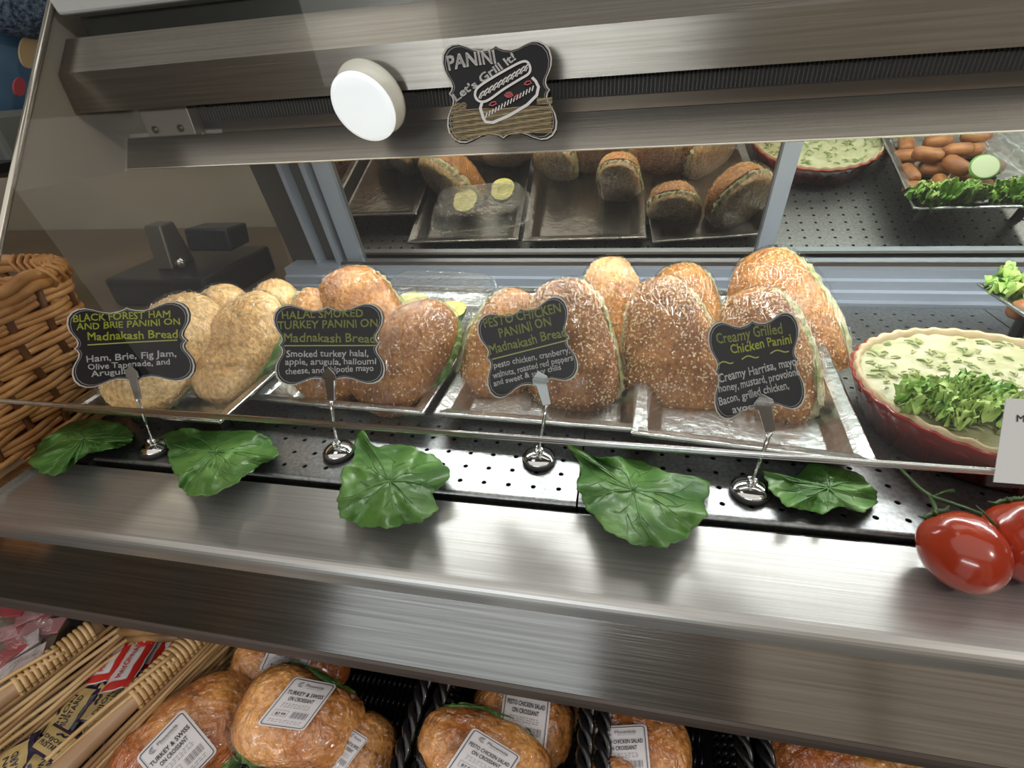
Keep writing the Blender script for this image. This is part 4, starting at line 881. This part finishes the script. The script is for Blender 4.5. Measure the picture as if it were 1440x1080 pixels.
crois((345, 985), -.205, 110, 70, 20, 0, 'turkey croissant wedged behind, only its logo corner showing', ((338, 970), (368, 975), (362, 1000), (330, 992)), TS)
crois((412, 935), -.20, 158, 85, -8, 0, 'turkey croissant at the back of its basket, touching the case lip', ((384, 898), (446, 912), (421, 962), (364, 942)), TS)
crois((510, 1058), -.215, 96, 105, 60, 0, 'turkey croissant at the right of its basket, label half covered', ((495, 1024), (518, 1039), (478, 1092), (450, 1074)), TS)
crois((272, 1040), -.185, 185, 132, 40, 25, 'turkey croissant at the lower left with its label tilted steeply', ((190, 1066), (257, 996), (307, 1056), (240, 1126)), TS)
crois((425, 1012), -.175, 172, 128, -18, -5, 'turkey croissant in the middle of the heap, label facing the camera', ((415, 951), (475, 963), (427, 1028), (360, 1019)), TS)
crois((733, 1015), -.20, 145, 118, -12, 0, 'pesto chicken croissant at the back of the narrow basket', ((711, 958), (776, 972), (767, 1058), (699, 1044)), PS)
crois((680, 1062), -.17, 190, 112, -22, -10, 'pesto chicken croissant in front, label cut by the lower photo edge', ((666, 1022), (734, 1064), (697, 1120), (624, 1085)), PS)
crois((893, 1048), -.19, 150, 128, -8, -12, 'pesto chicken croissant in the basket second from the right', ((837, 1022), (909, 1018), (916, 1095), (841, 1098)), PS)
crois((832, 1000), -.225, 80, 60, -10, 0, 'croissant tucked behind, left of the pesto croissant second from the right')
crois((858, 1100), -.17, 80, 70, 10, 0, 'pale wrapped sandwich end at the bottom centre right')
crois((1160, 1080), -.20, 175, 92, -8, 0, 'croissant at the lower right with lettuce at its left end')
crois((1290, 1105), -.205, 130, 90, -10, 0, 'croissant at the lower right corner, barely below the case lip')

# ------------------------------------------------------------------ condiment basket
cane = mat('cane_tan', (.52, .32, .13), .4, noise_sc=30, col2=(.70, .48, .24), coat=.2); dowel = mat('dowel_wood', (.40, .24, .13), .4, noise_sc=14, col2=(.50, .33, .20)); caned = mat('cane_dark', (.22, .115, .045), .45, noise_sc=30, col2=(.40, .24, .10))
cb = thing('cane_basket', 'tan cane basket with wrapped handles holding mustard and red packets', 'basket')
L0, L1_ = UZ(-60, 1028, -.135), UZ(126, 888, -.135); R0_, R1_ = UZ(60, 1108, -.135), UZ(290, 882, -.135)
def pole(p, q, r, w0, w1):
    d = q-p; obj('handle', MB().tube([p+d*s for s in np.linspace(-.1, 1.1, 8)], r, 14), dowel, cb, smooth=True)
    mb = MB(); ln = np.linalg.norm(d); u = d/ln; a = np.cross(u, (0, 0, 1)); a /= np.linalg.norm(a); b = np.cross(a, u); n_ = int((w1-w0)*ln/.0048)
    for k in range(n_):
        c = p+d*(w0+(w1-w0)*k/n_); tw = random.uniform(-.2, .2)
        mb.tube([c+(a*math.cos(t_)+b*math.sin(t_))*(r+.0012)+u*(.0016*math.sin(t_+tw)) for t_ in np.linspace(0, 2*math.pi, 15)], .0024, 6, cap=False)
    obj('handle_wrap', mb, cane, cb, smooth=True)
pole(L0, L1_, .0088, .42, 1.05); pole(R0_, R1_, .0098, .50, 1.05)
ax_ = (R1_-R0_); ax_ /= np.linalg.norm(ax_)
for side, (p, q, s) in enumerate(((L0, L1_, 1), (R0_, R1_, 1))):
    for k in range(9 if side == 0 else 12):
        dz = -.008-.006*k; dx = (.008+.0016*k) if side == 0 else (.012-.001*k); path = []
        for t_ in np.linspace(-.15, 1.15, 34): 
            c = p+(q-p)*t_; path.append(c+np.array([dx+.0009*math.sin(t_*9+k*2.1), 0, dz+.0012*math.sin(t_*8+k*1.7)]))
        obj('cane_strand', MB().tube(path, .0027, 6), cane if k % 3 else caned, cb, smooth=True)
for (p, q, off) in ((L0, L1_, .0), (R0_, R1_, .0)):
    for sg_ in (0, 1):
        path = [p+(q-p)*t_+np.array([-.012+.024*t_+.004*sg_, .0, .011-.006*sg_+.004*math.sin(t_*4)]) for t_ in np.linspace(.1, .75, 16)]
        if off == .0: obj('loose_cane', MB().tube(path, .0022, 6), cane, cb, smooth=True)
bl_ = [L0+np.array([.03, 0, -.10]), R0_+np.array([0, 0, -.10]), R1_+np.array([0, .0, -.10]), L1_+np.array([.03, 0, -.10])]
obj('basket_floor', MB().poly(bl_, (0, 0, -1), .004), caned, cb)
obj('back_wall', MB().tube([L1_+np.array([.0, .012, -.02]), R1_+np.array([0, .012, -.02])], .006, 8).tube([L1_+np.array([.0, .012, -.034]), R1_+np.array([0, .012, -.034])], .006, 8).tube([L1_+np.array([.0, .012, -.048]), R1_+np.array([0, .012, -.048])], .006, 8).tube([L1_+np.array([.0, .012, -.062]), R1_+np.array([0, .012, -.062])], .006, 8), caned, cb, smooth=True)
base_at(cb, (bl_[0]+bl_[2])/2-np.array([0, 0, .004]))
pkg = dict(tan=mat('packet_tan', (.50, .37, .15), .35, coat=.3), navy=mat('packet_navy', (.018, .014, .055), .3, coat=.3), white=mat('packet_white', (.66, .64, .66), .35, coat=.3), red=mat('packet_red', (.50, .022, .018), .35, coat=.3))
def packet(px_, z, lp, wp, ang, style, label, tilt=(0, 0)):
    t = thing('condiment_packet', label, 'packet', 'mustard packets' if style == 'mustard' else 'red and white packets')
    c = UZ(px_[0], px_[1], z); q = UZ(px_[0]+lp/2*math.cos(math.radians(ang)), px_[1]-lp/2*math.sin(math.radians(ang)), z); A = q-c; l = np.linalg.norm(A); A /= l
    q2 = UZ(px_[0]+wp/2*math.sin(math.radians(ang)), px_[1]+wp/2*math.cos(math.radians(ang)), z); wv = np.linalg.norm(q2-c); B = np.cross((0, 0, 1), A); N = np.array([0, 0, 1.])
    A = A+N*tilt[0]; A /= np.linalg.norm(A); B = B+N*tilt[1]; B -= A*np.dot(A, B); B /= np.linalg.norm(B); N = np.cross(A, B); N *= np.sign(N[2])
    def srf(u, v, off=0.): e = max(0, (1-u**4)*(1-v**4)); return c+A*l*u+B*wv*v+N*(.0035*e+off+.0006*math.sin(u*9+v*5))
    main = pkg['navy'] if style == 'mustard' else pkg['white']
    mb = MB().grid(lambda a, b: srf(a*2-1, b*2-1), 10, 8).grid(lambda a, b: srf(a*2-1, b*2-1)-N*(.0008+.007*max(0, (1-(a*2-1)**4)*(1-(b*2-1)**4))), 10, 8)
    obj('sachet', mb, main, t, smooth=True)
    if style == 'mustard':
        obj('tan_panel', MB().grid(lambda a, b: srf((a*2-1)*.90-.02, (b*2-1)*.80, .0005), 9, 8), pkg['tan'], t, smooth=True)
        mb = MB()
        def f(u, v): return srf(u, v, .0012)
        for s_, y0, h_ in (('MUSTARD', -.45, .34), ('DIJON', .02, .24)):
            vs, fs = text_geo(s_, .01); mb.add([f(-.72+1.3*a, y0+b*h_) for a, b in vs], fs)
        add_stroke(mb, [(-.2, .45), (0, .62), (.2, .55), (.38, .68)], .14, f); obj('lettering', mb, pkg['navy'], t)
    else:
        mb = MB().grid(lambda a, b: srf(a*2-1, -.95+b*.42, .0005), 8, 3).grid(lambda a, b: srf(-.97+a*.25, b*2-1, .0006), 3, 8); obj('red_stripe', mb, pkg['red'], t, smooth=True)
        vs, fs = text_geo('MAYONNAISE', .02); mb = MB(); mb.add([srf(-.62+1.45*a, -.05+b*.36, .0012) for a, b in vs], fs); obj('lettering', mb, pkg['red'], t)
    base_at(t, c-N*.004); return t
PK = [(22, 1040, -.192, 70, 40, 60, 'mustard', 'tan and navy mustard packet at the far left of the heap'), (60, 1088, -.186, 66, 42, 60, 'mustard', 'mustard packet cut by the bottom edge of the photo'),
      (15, 1085, -.188, 60, 40, 80, 'mustard', 'mustard packet in the bottom left corner'), (120, 968, -.196, 60, 34, 62, 'mustard', 'mustard packet standing narrow beside the left strands'), (100, 1000, -.190, 74, 30, 52, 'mustard', 'long mustard packet in the middle, above the flat one'),
      (152, 990, -.187, 56, 34, 55, 'mustard', 'mustard packet at the right below the red ones'), (138, 1022, -.182, 46, 30, 35, 'mustard', 'mustard packet against the right handle'), (80, 1047, -.172, 50, 42, -32, 'mustard', 'flat mustard packet facing up nearest the camera'),
      (166, 960, -.190, 44, 34, 60, 'mustard', 'mustard packet tucked under the red striped ones'),
      (160, 925, -.182, 66, 26, 60, 'red', 'leftmost red and white packet'), (186, 932, -.176, 74, 28, 62, 'red', 'longest red and white packet, in the middle of its heap'), (212, 912, -.182, 62, 30, 58, 'red', 'red and white packet against the right handle'),
      (180, 884, -.180, 40, 30, -10, 'red', 'white packet lying across the top of the red ones'), (212, 888, -.176, 44, 28, 40, 'red', 'red and white packet under the case lip'), (240, 898, -.186, 50, 30, 50, 'red', 'red and white packet half under the wrapped handle')]
for i, (x, y, z, l, w_, a, st, lb) in enumerate(PK): packet((x, y), z+.006, l*1.15, w_*1.15, a, st, lb, (random.uniform(-.15, .15), random.uniform(-.2, .2)))
# wrapped box of sachets at the far left
bx = thing('sachet_box', 'grey tan box of pink and red sachets under clear film at the lower left', 'box')
p_ = [UZ(-60, 1010, -.15), UZ(62, 935, -.15), UZ(92, 868, -.15), UZ(-40, 830, -.15)]
obj('box_body', MB().poly(p_, (0, 0, -1), .085), mat('box_taupe', (.24, .19, .14), .5), bx)
obj('film', MB().grid(lambda u, v: ((p_[0]*(1-u)+p_[1]*u)*(1-v)+(p_[3]*(1-u)+p_[2]*u)*v)+np.array([0, 0, .014+.006*math.sin(u*9+v*4)*math.cos(v*11)]), 16, 16), clear, bx, smooth=True)
for q, (x, y, a) in enumerate(((10, 890, 30), (40, 880, 60), (25, 915, 50), (62, 885, 20), (5, 930, 70), (35, 935, 40), (60, 862, 45), (20, 862, 10))):
    c = UZ(x, y, -.146); u_ = np.array([math.cos(math.radians(a)), math.sin(math.radians(a)), .1*(q % 3)]); v__ = np.array([-u_[1], u_[0], 0])
    obj('sachet', MB().obox(c+np.array([0, 0, .001*q]), u_*.022, v__*.010, (0, 0, .0012)), mat('sachet_%s' % ('pink', 'red', 'pale')[q % 3], ((.50, .22, .24), (.40, .07, .08), (.60, .50, .50))[q % 3], .4), bx, bevel=.0006)
base_at(bx, (p_[0]+p_[2])/2-np.array([0, 0, .085]))
